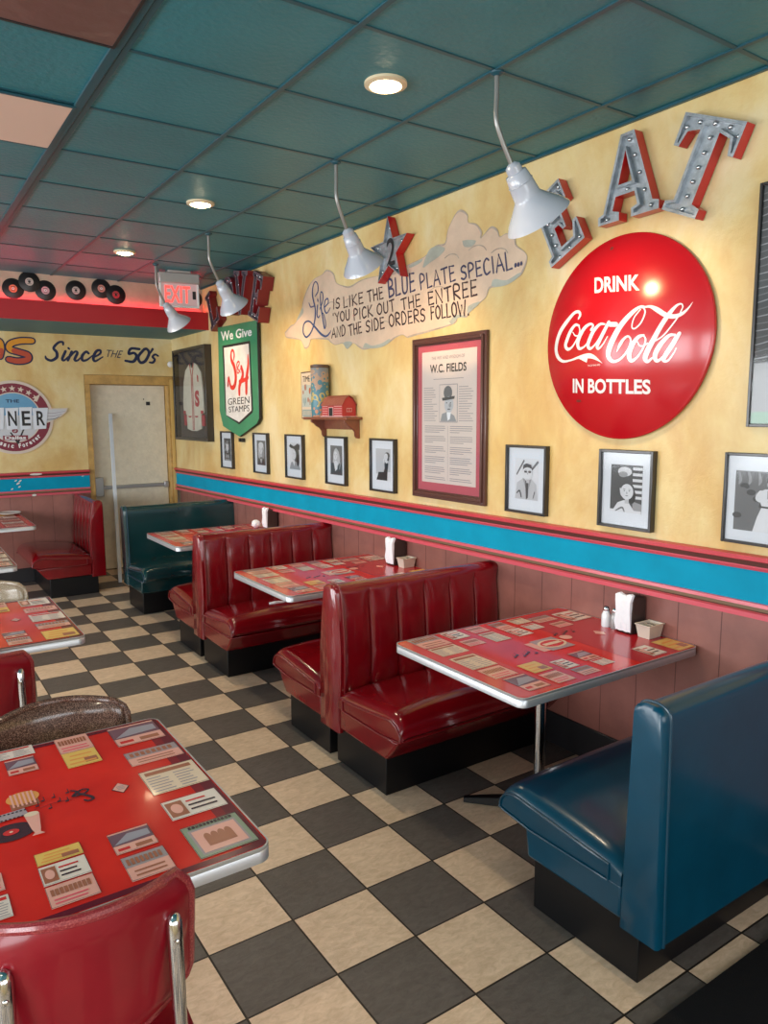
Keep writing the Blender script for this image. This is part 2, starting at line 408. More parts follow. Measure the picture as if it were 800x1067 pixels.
for ax, pos, L_ in (('x', XL, LW), ('y', YF, FW)):
    for a, b in L_:
        mb = MB()
        for (p, q, r, s_) in ((a, b, .85, .90), (a, b, 2.40, 2.45), (a, a+.05, .9, 2.4), (b-.05, b, .9, 2.4), ((a+b)/2-.025, (a+b)/2+.025, .9, 2.4)):
            if ax == 'x': mb.box((pos-.12, p, r), (pos-.06, q, s_), FRM)
            else: mb.box((p, pos-.12, r), (q, pos-.06, s_), FRM)
        structure(mb.build('window_%d' % k)); k += 1

# soffit over the back wall, with the records on it
SOFRED = mat('soffit_red', (.42, .012, .02), .45); SOFTEAL = mat('soffit_teal', (.03, .17, .22), .5)
SOFCREAM = mat('soffit_kraft', (.50, .40, .30), .6, var=.12, vscale=6)
mb = MB(); mb.box((XL, 5.45, 2.575), (W, YB, 2.74), SOFTEAL); mb.box((XL, 5.442, 2.571), (W, 5.452, 2.742), SOFRED)
mb.box((XL, 5.60, 2.74), (W, YB, H), SOFTEAL); mb.box((XL, 5.592, 2.74), (W, 5.602, H), SOFCREAM)
structure(mb.build('trim_2'))
NEON = mat('neon_red', (1.0, .03, .06), .4, emit=20.0)
mb = MB()
for a in range(-5, 1):
    mb.tube([(a*1.1+.0+.05, 5.552, 2.747), (a*1.1+1.05, 5.552, 2.747)], .006, NEON, seg=8)
mb.tube([(1.15, 5.552, 2.747), (1.42, 5.552, 2.747)], .006, NEON, seg=8)
structure(mb.build('trim_3'))

# wainscot and painted chair rail
WAIN = mat('wainscot_maroon_board', (.30, .115, .092), .38, var=.16, vscale=5, bump=.08, bscale=20, coat=.15, coat_rough=.3)
GROOVE = mat('wainscot_groove', (.13, .045, .038), .5)
RAILR = mat('rail_red', (.54, .035, .055), .38, coat=.2); RAILB = mat('rail_brown', (.10, .028, .020), .5); RAILP = mat('rail_pink', (.62, .085, .12), .38, coat=.2)
RAILBL = mat('rail_blue', (.0, .29, .47), .6, spec=.15, var=.08, vscale=5); RAILOL = mat('rail_olive', (.19, .115, .06), .5)
def rail(name, p0, p1, nrm, zt0, zt1):
    """painted dado rail from p0 to p1 (xy), nrm pointing into the room, top heights at both ends"""
    mb = MB(); n = Vector((*nrm, 0))
    # (dz below top, projection, material of the band that starts here)
    prof = [(0, .004, RAILR), (-.004, .034, RAILR), (-.022, .034, RAILR), (-.026, .024, RAILB), (-.045, .020, RAILP), (-.050, .022, RAILP), (-.062, .016, RAILBL), (-.064, .010, RAILBL),
            (-.190, .010, RAILP), (-.192, .020, RAILP), (-.206, .022, RAILOL), (-.208, .012, RAILOL), (-.222, .012, RAILB), (-.226, .016, RAILP), (-.230, .030, RAILP), (-.250, .030, RAILP), (-.254, .004, RAILP), (-.254, 0, RAILP)]
    for (d0, e0, m0), (d1, e1, m1) in zip(prof, prof[1:]):
        vs = []
        for (px, py), zt in ((p0, zt0), (p1, zt1)):
            vs += [Vector((px, py, zt+d0))+n*e0, Vector((px, py, zt+d1))+n*e1]
        mb.add(vs, [(0, 1, 3, 2)], m0)
    for (px, py), zt in ((p0, zt0), (p1, zt1)):
        vs = [Vector((px, py, zt+d))+n*e for d, e, _ in prof] + [Vector((px, py, zt))]
        mb.add(vs, [tuple(range(len(vs)))], RAILR)
    if nrm[0] < 0:
        (ax_, ay_), (bx_, by_) = p0, p1
        mb.add([(ax_-.002, ay_, zt0-.254), (bx_-.002, by_, zt1-.254), (WL, by_, zt1-.254), (WL, ay_, zt0-.254)], [(0, 1, 2, 3)], RAILP)
        mb.add([(ax_-.002, ay_, zt0-.254), (bx_-.002, by_, zt1-.254), (bx_-.002, by_, zt1-.05), (ax_-.002, ay_, zt0-.05)], [(0, 1, 2, 3)], RAILP)
    return structure(mb.build(name, fixn=False))
def rz(y): return 1.187 - (y+.33)*(.058/6.93)
rail('trim_4', (W, YF), (W, YB), (-1, 0), rz(YF), rz(YB))
rail('trim_5', (XL, YB), (.485, YB), (0, -1), 1.152, 1.152)
mb = MB()
mb.box((WL-.008, YF, 0), (WL, YB, 1.0), WAIN)
y = YF+.1
while y < YB:
    mb.box((WL-.0085, y-.002, .15), (WL-.0075, y+.002, .97), GROOVE); y += .203
structure(mb.build('trim_6'))
mb = MB(); mb.box((XL, YB-.012, 0), (.485, YB, .91), WAIN)
for i in range(28): mb.box((.3-i*.203, YB-.0125, .15), (.304-i*.203, YB-.0115, .9), GROOVE)
structure(mb.build('trim_7'))
BB = mat('baseboard_black', (.02, .019, .022), .4)
mb = MB(); mb.box((WL-.020, YF, 0), (WL-.007, YB, .17), BB); structure(mb.build('baseboard_right', bevel=.004))
mb = MB(); mb.box((XL, YB-.026, 0), (.485, YB-.011, .15), BB); structure(mb.build('baseboard_back', bevel=.004))

# ceiling fittings
def z_down(x, y): return (x, y, H)
GOLDR = mat('can_trim_cream', (.72, .62, .42), .35); CANE = mat('can_lamp_glow', (1, .80, .50), .4, emit=14)
def can_light(x, y, label):
    t = thing('recessed_ceiling_light', label, 'ceiling light', (x, y, H), 0, 'recessed ceiling lights')
    mb = MB(); mb.lathe([(.082, -.0005), (.082, -.010), (.062, -.016), (.058, -.004), (.058, -.0005)], GOLDR, seg=36, cap=False); mb.build('trim_ring', t, smooth=True)
    mb = MB(); mb.lathe([(.0565, -.001), (.0565, -.006), (.045, -.020), (.02, -.028), (.001, -.030)], CANE, seg=32, cap=False); mb.build('lamp_bulb', t, smooth=True, label='glowing warm white lamp')
    d = bpy.data.lights.new('can_glow', 'SPOT'); d.energy = 26; d.color = (1, .82, .58); d.spot_size = radians(125); d.spot_blend = .8; d.shadow_soft_size = .05
    o = bpy.data.objects.new('can_glow', d); COL.objects.link(o); o.parent = t; o.location = (0, 0, -.05)
    return t
can_light(.348, .665, 'round recessed ceiling light nearest the viewer, left of the first gooseneck lamp')
can_light(.337, 2.62, 'round recessed ceiling light, middle one of the row of three')
can_light(.327, 4.24, 'round recessed ceiling light farthest back, nearest the records')
can_light(-2.3, 2.62, 'added unseen recessed ceiling light out over the left side of the room')  # added lamp, out of view on the left
can_light(-2.3, -1.3, 'added unseen recessed ceiling light behind the viewer')  # another added lamp, never in view

t = thing('ceiling_light_panel', 'pale pinkish rectangular light panel set flush among the teal ceiling tiles', 'ceiling panel', (-.87, GY+1.5*GL, H))
mb = MB(); mb.box((-.29, -.275, -.0125), (.268, .275, -.007), mat('panel_diffuser', (.66, .50, .42), .5)); mb.build('diffuser', t, bevel=.002)
mb = MB()
for a, b in (((-.30, -.288, -.013), (.280, -.275, -.0065)), ((-.30, .275, -.013), (.280, .288, -.0065)), ((.268, -.275, -.013), (.280, .275, -.0065)), ((-.30, -.275, -.013), (-.29, .275, -.0065))): mb.box(a, b, CEILBAR)
mb.build('frame', t)
t = thing('ceiling_foil_panel', 'shiny wrinkled copper-pink panel in the ceiling at the top left corner', 'ceiling panel', (-1.1, GY-.5*GL, H))
FOIL = mat('copper_foil', (.34, .20, .19), .28, metal=.7, bump=1.0, bscale=6)
mb = MB(); mb.box((-.5, -.275, -.012), (.498, .275, -.007), FOIL); mb.build('foil_sheet', t)
mb = MB()
for a, b in (((-.512, -.288, -.014), (.508, -.275, -.0065)), ((-.512, .275, -.014), (.508, .288, -.0065)), ((.498, -.275, -.014), (.508, .275, -.0065)), ((-.512, -.275, -.014), (-.5, .275, -.0065))): mb.box(a, b, BLK)
mb.build('frame', t)

# ------------------------------------------------------------------ booths
def bench(root, s, L_, m, mp, yface=0.0, flip_end=False):
    """seat half of a booth: faces local -y*s... s=-1 seats towards -y, s=+1 towards +y; runs along +x from 0 to L_"""
    Y = lambda d: yface + s*d
    def bx(mb, x0, x1, d0, d1, z0, z1, mm): mb.box((x0, min(Y(d0), Y(d1)), z0), (x1, max(Y(d0), Y(d1)), z1), mm)
    mb = MB(); bx(mb, .025, L_, -.055, .385, 0, .185, BLACK); mb.build('plinth', root, bevel=.004)
    mb = MB(); mb.prism([(.002, .186), (.405, .186), (.44, .225), (.500, .300), (.002, .300)] if m is RED else [(.002, .186), (.405, .186), (.410, .225), (.420, .300), (.002, .300)], lambda a, b, d: (d, Y(a), b), .008, L_, m); mb.build('seat_box', root, bevel=.012, seg=3)
    # puffed cushion
    nx, ny = 36, 18; rows_t = []; D = .535
    def prof(xx, yy):
        ex = min(xx, L_-xx); ex = min(max(ex/.05, 0), 1); ey = min((D-yy)/.10, 1); ey = max(ey, 0)
        eb = min(max(yy/.03, 0), 1)
        r = lambda t: sqrt(max(0, 1-(1-t)**2))
        return r(ex), r(ey), r(eb)
    def ztop(xx, yy):
        rx, ry, rb = prof(xx, yy)
        crown = .042*(1-((xx-L_/2)/(L_/2))**4)*sin(pi*min(1, max(0, (yy+.12)/.72)))
        return .380 + .07*(yy/D)**1.3*.75 + crown*rx*ry - .030*(1-rx) - .078*(1-ry) - .02*(1-rb)
    def zbot(xx, yy): return .300 + .018*max(0, (yy-.38)/.15)
    xs = [L_*(.5-.5*cos(pi*i/nx)) for i in range(nx+1)]; ys = [D*sin(pi/2*j/ny) for j in range(ny+1)]
    top = [[Vector((x, Y(yy), ztop(x, yy))) for yy in ys] for x in xs]
    bot = [[Vector((x, Y(min(yy, D-.012)), zbot(x, yy))) for yy in ys] for x in xs]
    mb = MB(); mb.grid(top, m); mb.grid([r[::-1] for r in bot], m)
    for a, b in ((top[0], bot[0]), (bot[-1], top[-1])): mb.grid([a, b], m)
    mid = [[p[-1] for p in top], [Vector((p[-1].x, Y(D+.006), (p[-1].z+q[-1].z)/2)) for p, q in zip(top, bot)], [p[-1] for p in bot]]
    mb.grid(mid, m)
    mb.grid([[p[0] for p in bot], [p[0] for p in top]], m)
    cu = mb.build('seat_cushion', root, smooth=True, angle=50)
    # piping round the aisle end of the cushion
    mb = MB(); pt = [p + Vector((.0, 0, .002)) for p in top[0]][1:]; pb = [p for p in bot[0]][1:]
    loop = [(-.003, p.y, p.z) for p in pt] + [(-.003, Y(D+.004), (pt[-1].z+pb[-1].z)/2)] + [(-.003, p.y, p.z) for p in pb[::-1]]
    mb.tube(loop, .0045, mp, seg=8, closed=True)
    mb.build('piping', cu, smooth=True)

def backrest(root, y0, y1, L_, m, mp, fl0, fl1, z0=.165, z1=.905, lean0=.0, lean1=.0, nch=6):
    """y0<y1 lower faces; fl0/fl1: fluted on the -y / +y face"""
    t = (y1-y0)
    def profile(n=14):
        P = []   # (y,z,side,amp)
        for i in range(n+1):
            q = i/n; z = z0 + (z1-.045-z0)*q
            bul = .022*sin(pi*min(1, max(0, (q-.15)/.85))) if fl0 else 0
            P.append((y0 + lean0*q - bul, z, -1, min(1, (1-q)/.06+.25)*(1 if fl0 else 0)))
        yt0, yt1 = y0+lean0, y1-lean1
        for i in range(1, 9):
            a = pi*i/9; cx = (yt0+yt1)/2; P.append((cx-(yt1-yt0)/2*cos(a), z1-.045+.045*sin(a)**.7, 0, 0))
        for i in range(n, -1, -1):
            q = i/n; z = z0 + (z1-.045-z0)*q
            bul = .022*sin(pi*min(1, max(0, (q-.15)/.85))) if fl1 else 0
            P.append((y1 - lean1*q + bul, z, 1, min(1, (1-q)/.06+.25)*(1 if fl1 else 0)))
        return P
    P = profile(); e = .028
    QS = [0, .02, .05, .10, .18, .30, .42, .5, .58, .70, .82, .90, .95, .98]; per = len(QS); N = nch*per
    rows = []
    for i in range(N+1):
        ph = QS[i % per]; x = e + (L_-e)*((i//per)+ph)/nch
        f = 1-sqrt(max(0, 1-abs(2*ph-1)**2.6))
        rows.append([Vector((x, y - side*(.026*f*amp), z)) for y, z, side, amp in P])
    mb = MB(); mb.grid(rows, m)
    mb.f.append(tuple(range(N*len(P), (N+1)*len(P)))); mb.m.append(0)
    # bottom
    mb.grid([[r[0] for r in rows], [r[-1] for r in rows]], m)
    mb.build('backrest', root, smooth=True, angle=55)
    mb = MB(); k = len(P); g = .004
    cy = (y0+y1)/2
    outer = [(y+(-g if y < cy else g), z+(g if i not in (0, k-1) else 0)) for i, (y, z, _, _) in enumerate(P)]
    inner = [(cy+(y-cy)*.90, min(z, z1-.012)) for y, z in outer]
    r0 = [Vector((e+.002, a, b)) for a, b in outer]; r1 = [Vector((.008, a, b)) for a, b in outer]; r2 = [Vector((0, a, b)) for a, b in inner]
    mb.grid([r0, r1, r2], m); mb.f.append(tuple(range(2*k, 3*k))); mb.m.append(0)
    mb.f.append(tuple(range(0, k))); mb.m.append(0)
    mb.build('end_panel', root, smooth=True, angle=50)
    mb = MB(); mb.tube([(e+.004, a, b) for a, b in outer], .005, mp, seg=8); mb.build('seam_piping', root, smooth=True)

LB = WL-.41-.010
def double_booth(yc, label):
    t = thing('double_booth', label, 'booth bench', (.41, yc, 0), 0, 'red double booths along the wall')
    bench(t, -1, LB, RED, REDPIPE, -.0925); bench(t, 1, LB, RED, REDPIPE, .0925)
    backrest(t, -.0925, .0925, LB, RED, REDPIPE, True, True, lean0=.012, lean1=.055)
    return t
double_booth(1.2925, 'nearest glossy red double booth with fluted back, beside the table with salt shakers')
double_booth(3.1625, 'glossy red double booth with fluted back, farther one beside the far teal bench')
t = thing('single_booth', 'teal blue booth bench with plain back beside the black mat', 'booth bench', (.41, -.50, 0))
bench(t, 1, LB, TEAL, TEALPIPE, 0); backrest(t, -.13, 0, LB, TEAL, TEALPIPE, False, False, lean0=.01, lean1=.02, z0=.17)
t = thing('single_booth', 'shade-darkened teal vinyl booth bench with plain back standing against the passage to the cream door', 'booth bench', (.41, 4.98, 0))
bench(t, -1, LB, TEALSHADE, TEALPIPE, 0); backrest(t, 0, .14, LB, TEALSHADE, TEALPIPE, False, False, lean0=.04, lean1=.0, z0=.19)
t = thing('single_booth', 'red fluted booth bench standing end-on to the back wall, left of the door', 'booth bench', (.255, 5.64, 0), pi/2)
bench(t, 1, .92, RED, REDPIPE, 0); backrest(t, -.125, 0, .92, RED, REDPIPE, False, True, lean0=.0, lean1=.045, z0=.17, nch=6)

# traced artwork: strokes (u, v, width) and outlines in metres on their surfaces
COLA = [[(-0.185, 0.0999, 0.01), (-0.1754, 0.1159, 0.0151), (-0.1878, 0.131, 0.0132), (-0.2189, 0.13, 0.0164), (-0.264, 0.1018, 0.0227), (-0.3171, 0.0601, 0.0269), (-0.3473, 0.0149, 0.0289), (-0.3558, -0.0304, 0.0277), (-0.3359, -0.0653, 0.0214), (-0.2936, -0.0861, 0.0131), (-0.2365, -0.0859, 0.0089), (-0.1766, -0.0767, 0.0117), (-0.1325, -0.0733, 0.0193), (-0.098, -0.0747, 0.022), (-0.0717, -0.0836, 0.0162), (-0.0466, -0.098, 0.0076), (-0.0273, -0.111, 0.0014)], [(-0.1748, 0.0671, 0.0079), (-0.2046, 0.0728, 0.014), (-0.2359, 0.049, 0.0211), (-0.2585, 0.0164, 0.0231), (-0.2728, -0.0147, 0.0221), (-0.2524, -0.0329, 0.015), (-0.2193, -0.0243, 0.0099), (-0.1852, 0.0096, 0.0084), (-0.1694, 0.0422, 0.0079), (-0.1778, 0.0674, 0.0069)], [(-0.2189, 0.0423, 0.005), (-0.2, 0.0247, 0.0064), (-0.1709, 0.0229, 0.0059), (-0.1459, 0.0326, 0.0049)], [(-0.096, 0.0407, 0.0125), (-0.0842, 0.0576, 0.0106), (-0.1037, 0.0668, 0.0116), (-0.137, 0.0534, 0.0186), (-0.1649, 0.0223, 0.0216), (-0.1804, -0.0128, 0.0216), (-0.1686, -0.0367, 0.0146), (-0.1359, -0.031, 0.0087), (-0.1053, -0.0071, 0.0067)], [(-0.017, 0.0579, 0.0076), (-0.0447, 0.0593, 0.0124), (-0.0777, 0.0356, 0.0192), (-0.099, 0.0043, 0.0211), (-0.1116, -0.0258, 0.0202), (-0.0978, -0.0427, 0.0124), (-0.0683, -0.0269, 0.0076), (-0.035, 0.0105, 0.0066), (-0.0104, 0.0503, 0.0057)], [(0.0044, 0.0637, 0.016), (-0.0177, 0.0277, 0.0188), (-0.0404, -0.0079, 0.0198), (-0.0554, -0.035, 0.017), (-0.0458, -0.0461, 0.0104), (-0.0214, -0.0282, 0.0066), (0.0015, 0.0026, 0.0047)], [(0.0122, 0.0537, 0.0206), (0.0443, 0.0506, 0.0204)], [(0.1803, 0.1105, 0.006), (0.1526, 0.1123, 0.0122), (0.1152, 0.0892, 0.0208), (0.0702, 0.0452, 0.0258), (0.0363, -0.0039, 0.0284), (0.0122, -0.0514, 0.0273), (0.0088, -0.0854, 0.0224), (0.0328, -0.1067, 0.0136), (0.0701, -0.0983, 0.0104), (0.106, -0.064, 0.0097), (0.1206, -0.0257, 0.0085), (0.1083, -0.0055, 0.0079), (0.0877, -0.0141, 0.0122), (0.0689, -0.0371, 0.0147), (0.0516, -0.0677, 0.0018)], [(0.1654, 0.1133, 0.0055), (0.1788, 0.0887, 0.0066), (0.1651, 0.0484, 0.0066), (0.1386, 0.0251, 0.006), (0.1234, 0.0325, 0.0055), (0.1306, 0.0696, 0.0055), (0.1569, 0.1029, 0.0055)], [(0.1627, 0.1088, 0.0061), (0.1972, 0.11, 0.0108), (0.2294, 0.0938, 0.019), (0.2638, 0.0706, 0.0188), (0.2959, 0.0602, 0.0175), (0.3256, 0.0662, 0.0139), (0.3481, 0.0843, 0.0081), (0.3658, 0.1117, 0.0012)], [(0.1791, -0.0062, 0.0083), (0.1555, -0.0122, 0.0156), (0.1297, -0.0414, 0.0205), (0.1127, -0.0826, 0.0218), (0.1224, -0.1086, 0.0157), (0.1495, -0.0969, 0.0096), (0.1758, -0.0625, 0.0078), (0.188, -0.0277, 0.0071), (0.1791, -0.0062, 0.006)], [(0.1514, -0.031, 0.0048), (0.1628, -0.0486, 0.006), (0.1821, -0.0499, 0.0054), (0.1977, -0.0402, 0.0047)], [(0.3312, 0.0944, 0.0041), (0.3245, 0.1077, 0.0053), (0.3059, 0.1026, 0.0105), (0.2807, 0.0731, 0.0176), (0.2523, 0.0291, 0.02), (0.2249, -0.0215, 0.0212), (0.1979, -0.0699, 0.0226), (0.1863, -0.1019, 0.0203), (0.1972, -0.1162, 0.0131), (0.2193, -0.1008, 0.0071)], [(0.3311, 0.0956, 0.0041), (0.3178, 0.0612, 0.0052), (0.2928, 0.0229, 0.0058), (0.2602, -0.0153, 0.0059), (0.2252, -0.0362, 0.0047)], [(0.3084, -0.0141, 0.0081), (0.2833, -0.017, 0.014), (0.2494, -0.0525, 0.0199), (0.2285, -0.0924, 0.0201), (0.2371, -0.1159, 0.0142), (0.264, -0.0973, 0.0082), (0.2926, -0.0524, 0.007), (0.3113, -0.0178, 0.0058)], [(0.3247, -0.0095, 0.0138), (0.301, -0.05, 0.0186), (0.2728, -0.092, 0.0187), (0.2637, -0.1137, 0.0152), (0.281, -0.117, 0.0082), (0.304, -0.0879, 0.0058), (0.314, -0.0682, 0.0046)]]
DRINK = [(-0.1171, 0.2743), (0.1296, 0.2514), (0.1424, 0.1833), (-0.0985, 0.2029)]
BOTT = [(-0.2237, -0.1704), (0.2058, -0.1915), (0.1997, -0.2536), (-0.2355, -0.237)]
CLOUD = [(-3.7558, 2.394), (-3.6485, 2.4374), (-3.5747, 2.4499), (-3.4714, 2.5232), (-3.426, 2.6073), (-3.3402, 2.6968), (-3.2451, 2.7453), (-3.1286, 2.7585), (-3.0527, 2.7793), (-2.9562, 2.7385), (-2.9221, 2.6748), (-2.8289, 2.6384), (-2.7267, 2.6186), (-2.5728, 2.6418), (-2.3662, 2.6387), (-2.173, 2.6255), (-2.2107, 2.6305), (-2.0323, 2.6554), (-1.8743, 2.6748), (-1.7618, 2.7161), (-1.6715, 2.716), (-1.6457, 2.7859), (-1.5857, 2.8528), (-1.5351, 2.87), (-1.4766, 2.8348), (-1.4678, 2.792), (-1.4028, 2.7686), (-1.3576, 2.7192), (-1.3618, 2.6897), (-1.3231, 2.7075), (-1.2775, 2.7284), (-1.2318, 2.7045), (-1.2087, 2.6658), (-1.1576, 2.6725), (-1.0995, 2.6403), (-1.0844, 2.5992), (-1.0206, 2.5545), (-1.0059, 2.5189), (-1.0387, 2.4575), (-1.0801, 2.4348), (-1.1514, 2.4158), (-1.2255, 2.4162), (-1.2864, 2.4145), (-1.3166, 2.3676), (-1.3794, 2.3393), (-1.4441, 2.3102), (-1.4768, 2.2821), (-1.5533, 2.2902), (-1.6051, 2.2522), (-1.992, 2.222), (-2.0458, 2.2162), (-2.1006, 2.2365), (-2.1753, 2.2271), (-2.2424, 2.2059), (-2.3312, 2.1803), (-2.4534, 2.1805), (-2.5592, 2.1803), (-2.624, 2.2021), (-2.69, 2.2301), (-2.7354, 2.2162), (-2.7816, 2.2021), (-2.8388, 2.2417), (-2.9462, 2.2381), (-3.0189, 2.268), (-3.0681, 2.2902), (-3.3014, 2.3095), (-3.3293, 2.2864), (-3.3577, 2.2567), (-3.4132, 2.248), (-3.4534, 2.2897), (-3.4945, 2.3189), (-3.6089, 2.3415), (-3.7273, 2.358)]
CLOUDPATCH = [[(-1.8647, 2.662), (-1.8175, 2.7095), (-1.7435, 2.716), (-1.6712, 2.689), (-1.7249, 2.6551), (-1.8172, 2.6319), (-1.8838, 2.6147)], [(-1.5162, 2.7032), (-1.4664, 2.6991), (-1.4013, 2.6819), (-1.4331, 2.657), (-1.499, 2.6689)], [(-1.2712, 2.4225), (-1.249, 2.4546), (-1.1519, 2.4355), (-1.0666, 2.4569), (-1.0455, 2.4537), (-1.08, 2.43), (-1.1513, 2.4108), (-1.2254, 2.4112)], [(-1.461, 2.3385), (-1.4119, 2.3484), (-1.3636, 2.3509), (-1.3794, 2.3341), (-1.444, 2.305), (-1.4689, 2.3077)], [(-1.6318, 2.2712), (-1.5621, 2.3019), (-1.4852, 2.283), (-1.5532, 2.2816), (-1.5998, 2.2516)], [(-2.0323, 2.6496), (-1.8935, 2.6669), (-1.9129, 2.6475), (-2.0121, 2.6349)], [(-2.5698, 2.189), (-2.5371, 2.2182), (-2.4532, 2.1949), (-2.331, 2.2021), (-2.252, 2.2229), (-2.2425, 2.2038), (-2.3312, 2.1781), (-2.4535, 2.176)], [(-3.4855, 2.5248), (-3.4419, 2.5583), (-3.4297, 2.5186), (-3.516, 2.4765), (-3.5448, 2.4729)], [(-2.8388, 2.2417), (-2.7805, 2.2489), (-2.7123, 2.2377), (-2.7354, 2.2162), (-2.7816, 2.1997)]]
WORDS = [('IS', 0, [(-2.9661, 2.5627), (-2.8706, 2.5625), (-2.8724, 2.4924), (-2.9681, 2.494)]), ('LIKE', 0, [(-2.8239, 2.559), (-2.5635, 2.5605), (-2.5583, 2.4874), (-2.8211, 2.4865)]), ('THE', 0, [(-2.5106, 2.559), (-2.3233, 2.563), (-2.3123, 2.4867), (-2.5012, 2.4883)]), ('BLUE', 1, [(-2.2612, 2.5936), (-1.972, 2.6), (-1.962, 2.4896), (-2.2489, 2.4856)]), ('PLATE', 1, [(-1.9206, 2.5751), (-1.5861, 2.5816), (-1.573, 2.4943), (-1.9067, 2.4879)]), ('SPECIAL', 1, [(-1.5312, 2.5643), (-1.1236, 2.5792), (-1.107, 2.4854), (-1.5217, 2.4911)]), ('...', 1, [(-1.0918, 2.5573), (-1.0386, 2.5577), (-1.0368, 2.4926), (-1.09, 2.4895)]), ("'YOU", 0, [(-2.9763, 2.4627), (-2.7413, 2.4658), (-2.736, 2.396), (-2.966, 2.3982)]), ('PICK', 0, [(-2.6853, 2.4571), (-2.4496, 2.4633), (-2.4402, 2.3897), (-2.6824, 2.3848)]), ('OUT', 0, [(-2.3924, 2.4587), (-2.1928, 2.4665), (-2.1781, 2.3933), (-2.3892, 2.3908)]), ('THE', 0, [(-2.1156, 2.4569), (-1.9126, 2.4659), (-1.9026, 2.3904), (-2.1053, 2.3904)]), ('ENTREE', 0, [(-1.8353, 2.4614), (-1.3898, 2.4751), (-1.3835, 2.3885), (-1.8255, 2.3869)]), ("'", 0, [(-1.4257, 2.394), (-1.4045, 2.3933), (-1.4041, 2.3683), (-1.4253, 2.3688)]), ('AND', 0, [(-2.9867, 2.3558), (-2.8008, 2.3654), (-2.7979, 2.2937), (-2.9936, 2.2901)]), ('THE', 0, [(-2.7596, 2.3579), (-2.5883, 2.3672), (-2.5788, 2.2917), (-2.7453, 2.2868)]), ('SIDE', 0, [(-2.5305, 2.3636), (-2.3095, 2.3682), (-2.3003, 2.295), (-2.5253, 2.2903)]), ('ORDERS', 0, [(-2.2542, 2.3768), (-1.8637, 2.371), (-1.8577, 2.2975), (-2.2459, 2.3003)]), ('FOLLOW.', 0, [(-1.8065, 2.3735), (-1.4615, 2.3733), (-1.4503, 2.2898), (-1.8005, 2.3007)])]
LIFE = [[(-3.2314, 2.6179, 0.0074), (-3.1886, 2.6516, 0.0097), (-3.192, 2.701, 0.0085), (-3.2276, 2.7244, 0.0073), (-3.2655, 2.6928, 0.0098), (-3.2733, 2.6258, 0.0124), (-3.235, 2.522, 0.0136), (-3.2486, 2.4364, 0.0137), (-3.2992, 2.3661, 0.0126), (-3.3822, 2.3289, 0.0115), (-3.4359, 2.372, 0.0115), (-3.4166, 2.4343, 0.0115), (-3.3366, 2.4453, 0.0101), (-3.245, 2.3924, 0.0125), (-3.1557, 2.3346, 0.0148), (-3.0801, 2.3096, 0.0122), (-3.022, 2.3289, 0.0085), (-3.0067, 2.3456, 0.0048)], [(-3.3313, 2.5806, 0.0075), (-3.3056, 2.5488, 0.0087), (-3.2524, 2.5488, 0.0074)], [(-3.1974, 2.5485, 0.011), (-3.2102, 2.4821, 0.0111), (-3.1902, 2.4577, 0.0086), (-3.1639, 2.4709, 0.0061)], [(-3.1959, 2.5913, 0.0122), (-3.1912, 2.5785, 0.0122)], [(-3.1676, 2.5143, 0.0061), (-3.1197, 2.5697, 0.0085), (-3.1178, 2.624, 0.0084), (-3.1481, 2.6341, 0.0073), (-3.151, 2.5491, 0.011), (-3.119, 2.4355, 0.0122), (-3.0983, 2.3699, 0.011), (-3.0797, 2.401, 0.0085), (-3.1077, 2.4709, 0.0073), (-3.1326, 2.4859, 0.0061)], [(-3.0986, 2.5186, 0.0073), (-3.0402, 2.5455, 0.0084), (-3.0441, 2.5784, 0.0084), (-3.0845, 2.5654, 0.0096), (-3.0962, 2.5122, 0.0109), (-3.0623, 2.4757, 0.0084), (-3.0068, 2.508, 0.0048)]]
cS = (-4.6119, 2.0998)
SH_OUT = [(-0.4883, 0.4626), (0.4019, 0.4429), (0.3957, -0.4015), (0.344, -0.4481), (-0.0508, -0.5713), (-0.4388, -0.4783), (-0.5147, -0.3252)]
SH_BLK = [(-0.387, 0.2837), (0.2519, 0.2785), (0.2784, -0.319), (0.2639, -0.35), (-0.0421, -0.4572), (-0.3285, -0.3819), (-0.3671, -0.326)]
SH_WHT = [(-0.3456, 0.261), (0.2254, 0.2562), (0.2453, -0.3292), (-0.0405, -0.4356), (-0.342, -0.3708)]
SH_WG = [(-0.4101, 0.417), (0.3017, 0.3931), (0.2966, 0.3182), (-0.4064, 0.3269)]
SH_GR = [(-0.286, -0.2158), (0.211, -0.204), (0.2067, -0.2664), (-0.291, -0.2765)]
SH_ST = [(-0.2782, -0.2933), (0.2059, -0.2789), (0.2018, -0.3373), (-0.2684, -0.3464)]
SH_STR = [[(-0.2759, -0.095, 0.0154), (-0.2526, -0.0193, 0.0153), (-0.2066, -0.1081, 0.0196), (-0.1235, -0.1053, 0.0259), (-0.0819, -0.0263, 0.0278), (-0.1096, 0.0712, 0.0256), (-0.1727, 0.1391, 0.0215), (-0.173, 0.2035, 0.0171), (-0.1329, 0.2242, 0.0128), (-0.103, 0.1881, 0.0149), (-0.1181, 0.1358, 0.0107)], [(0.0227, 0.0138, 0.0063), (-0.0553, 0.0737, 0.0085), (-0.0174, 0.1139, 0.0084), (0.0131, 0.0964, 0.0074), (-0.0493, 0.0468, 0.0085), (-0.0254, 0.0086, 0.0074), (0.0362, 0.0531, 0.0053)], [(0.2034, 0.1576, 0.0102), (0.202, 0.0652, 0.0226), (0.1586, -0.0465, 0.027), (0.1446, -0.1712, 0.0251)], [(0.0501, 0.0629, 0.021), (0.0785, -0.0119, 0.0251), (-0.002, -0.1038, 0.0255), (-0.0129, -0.178, 0.0235)], [(0.0008, -0.0668, 0.0191), (0.0932, -0.0596, 0.0189), (0.1898, -0.0374, 0.0166)]]
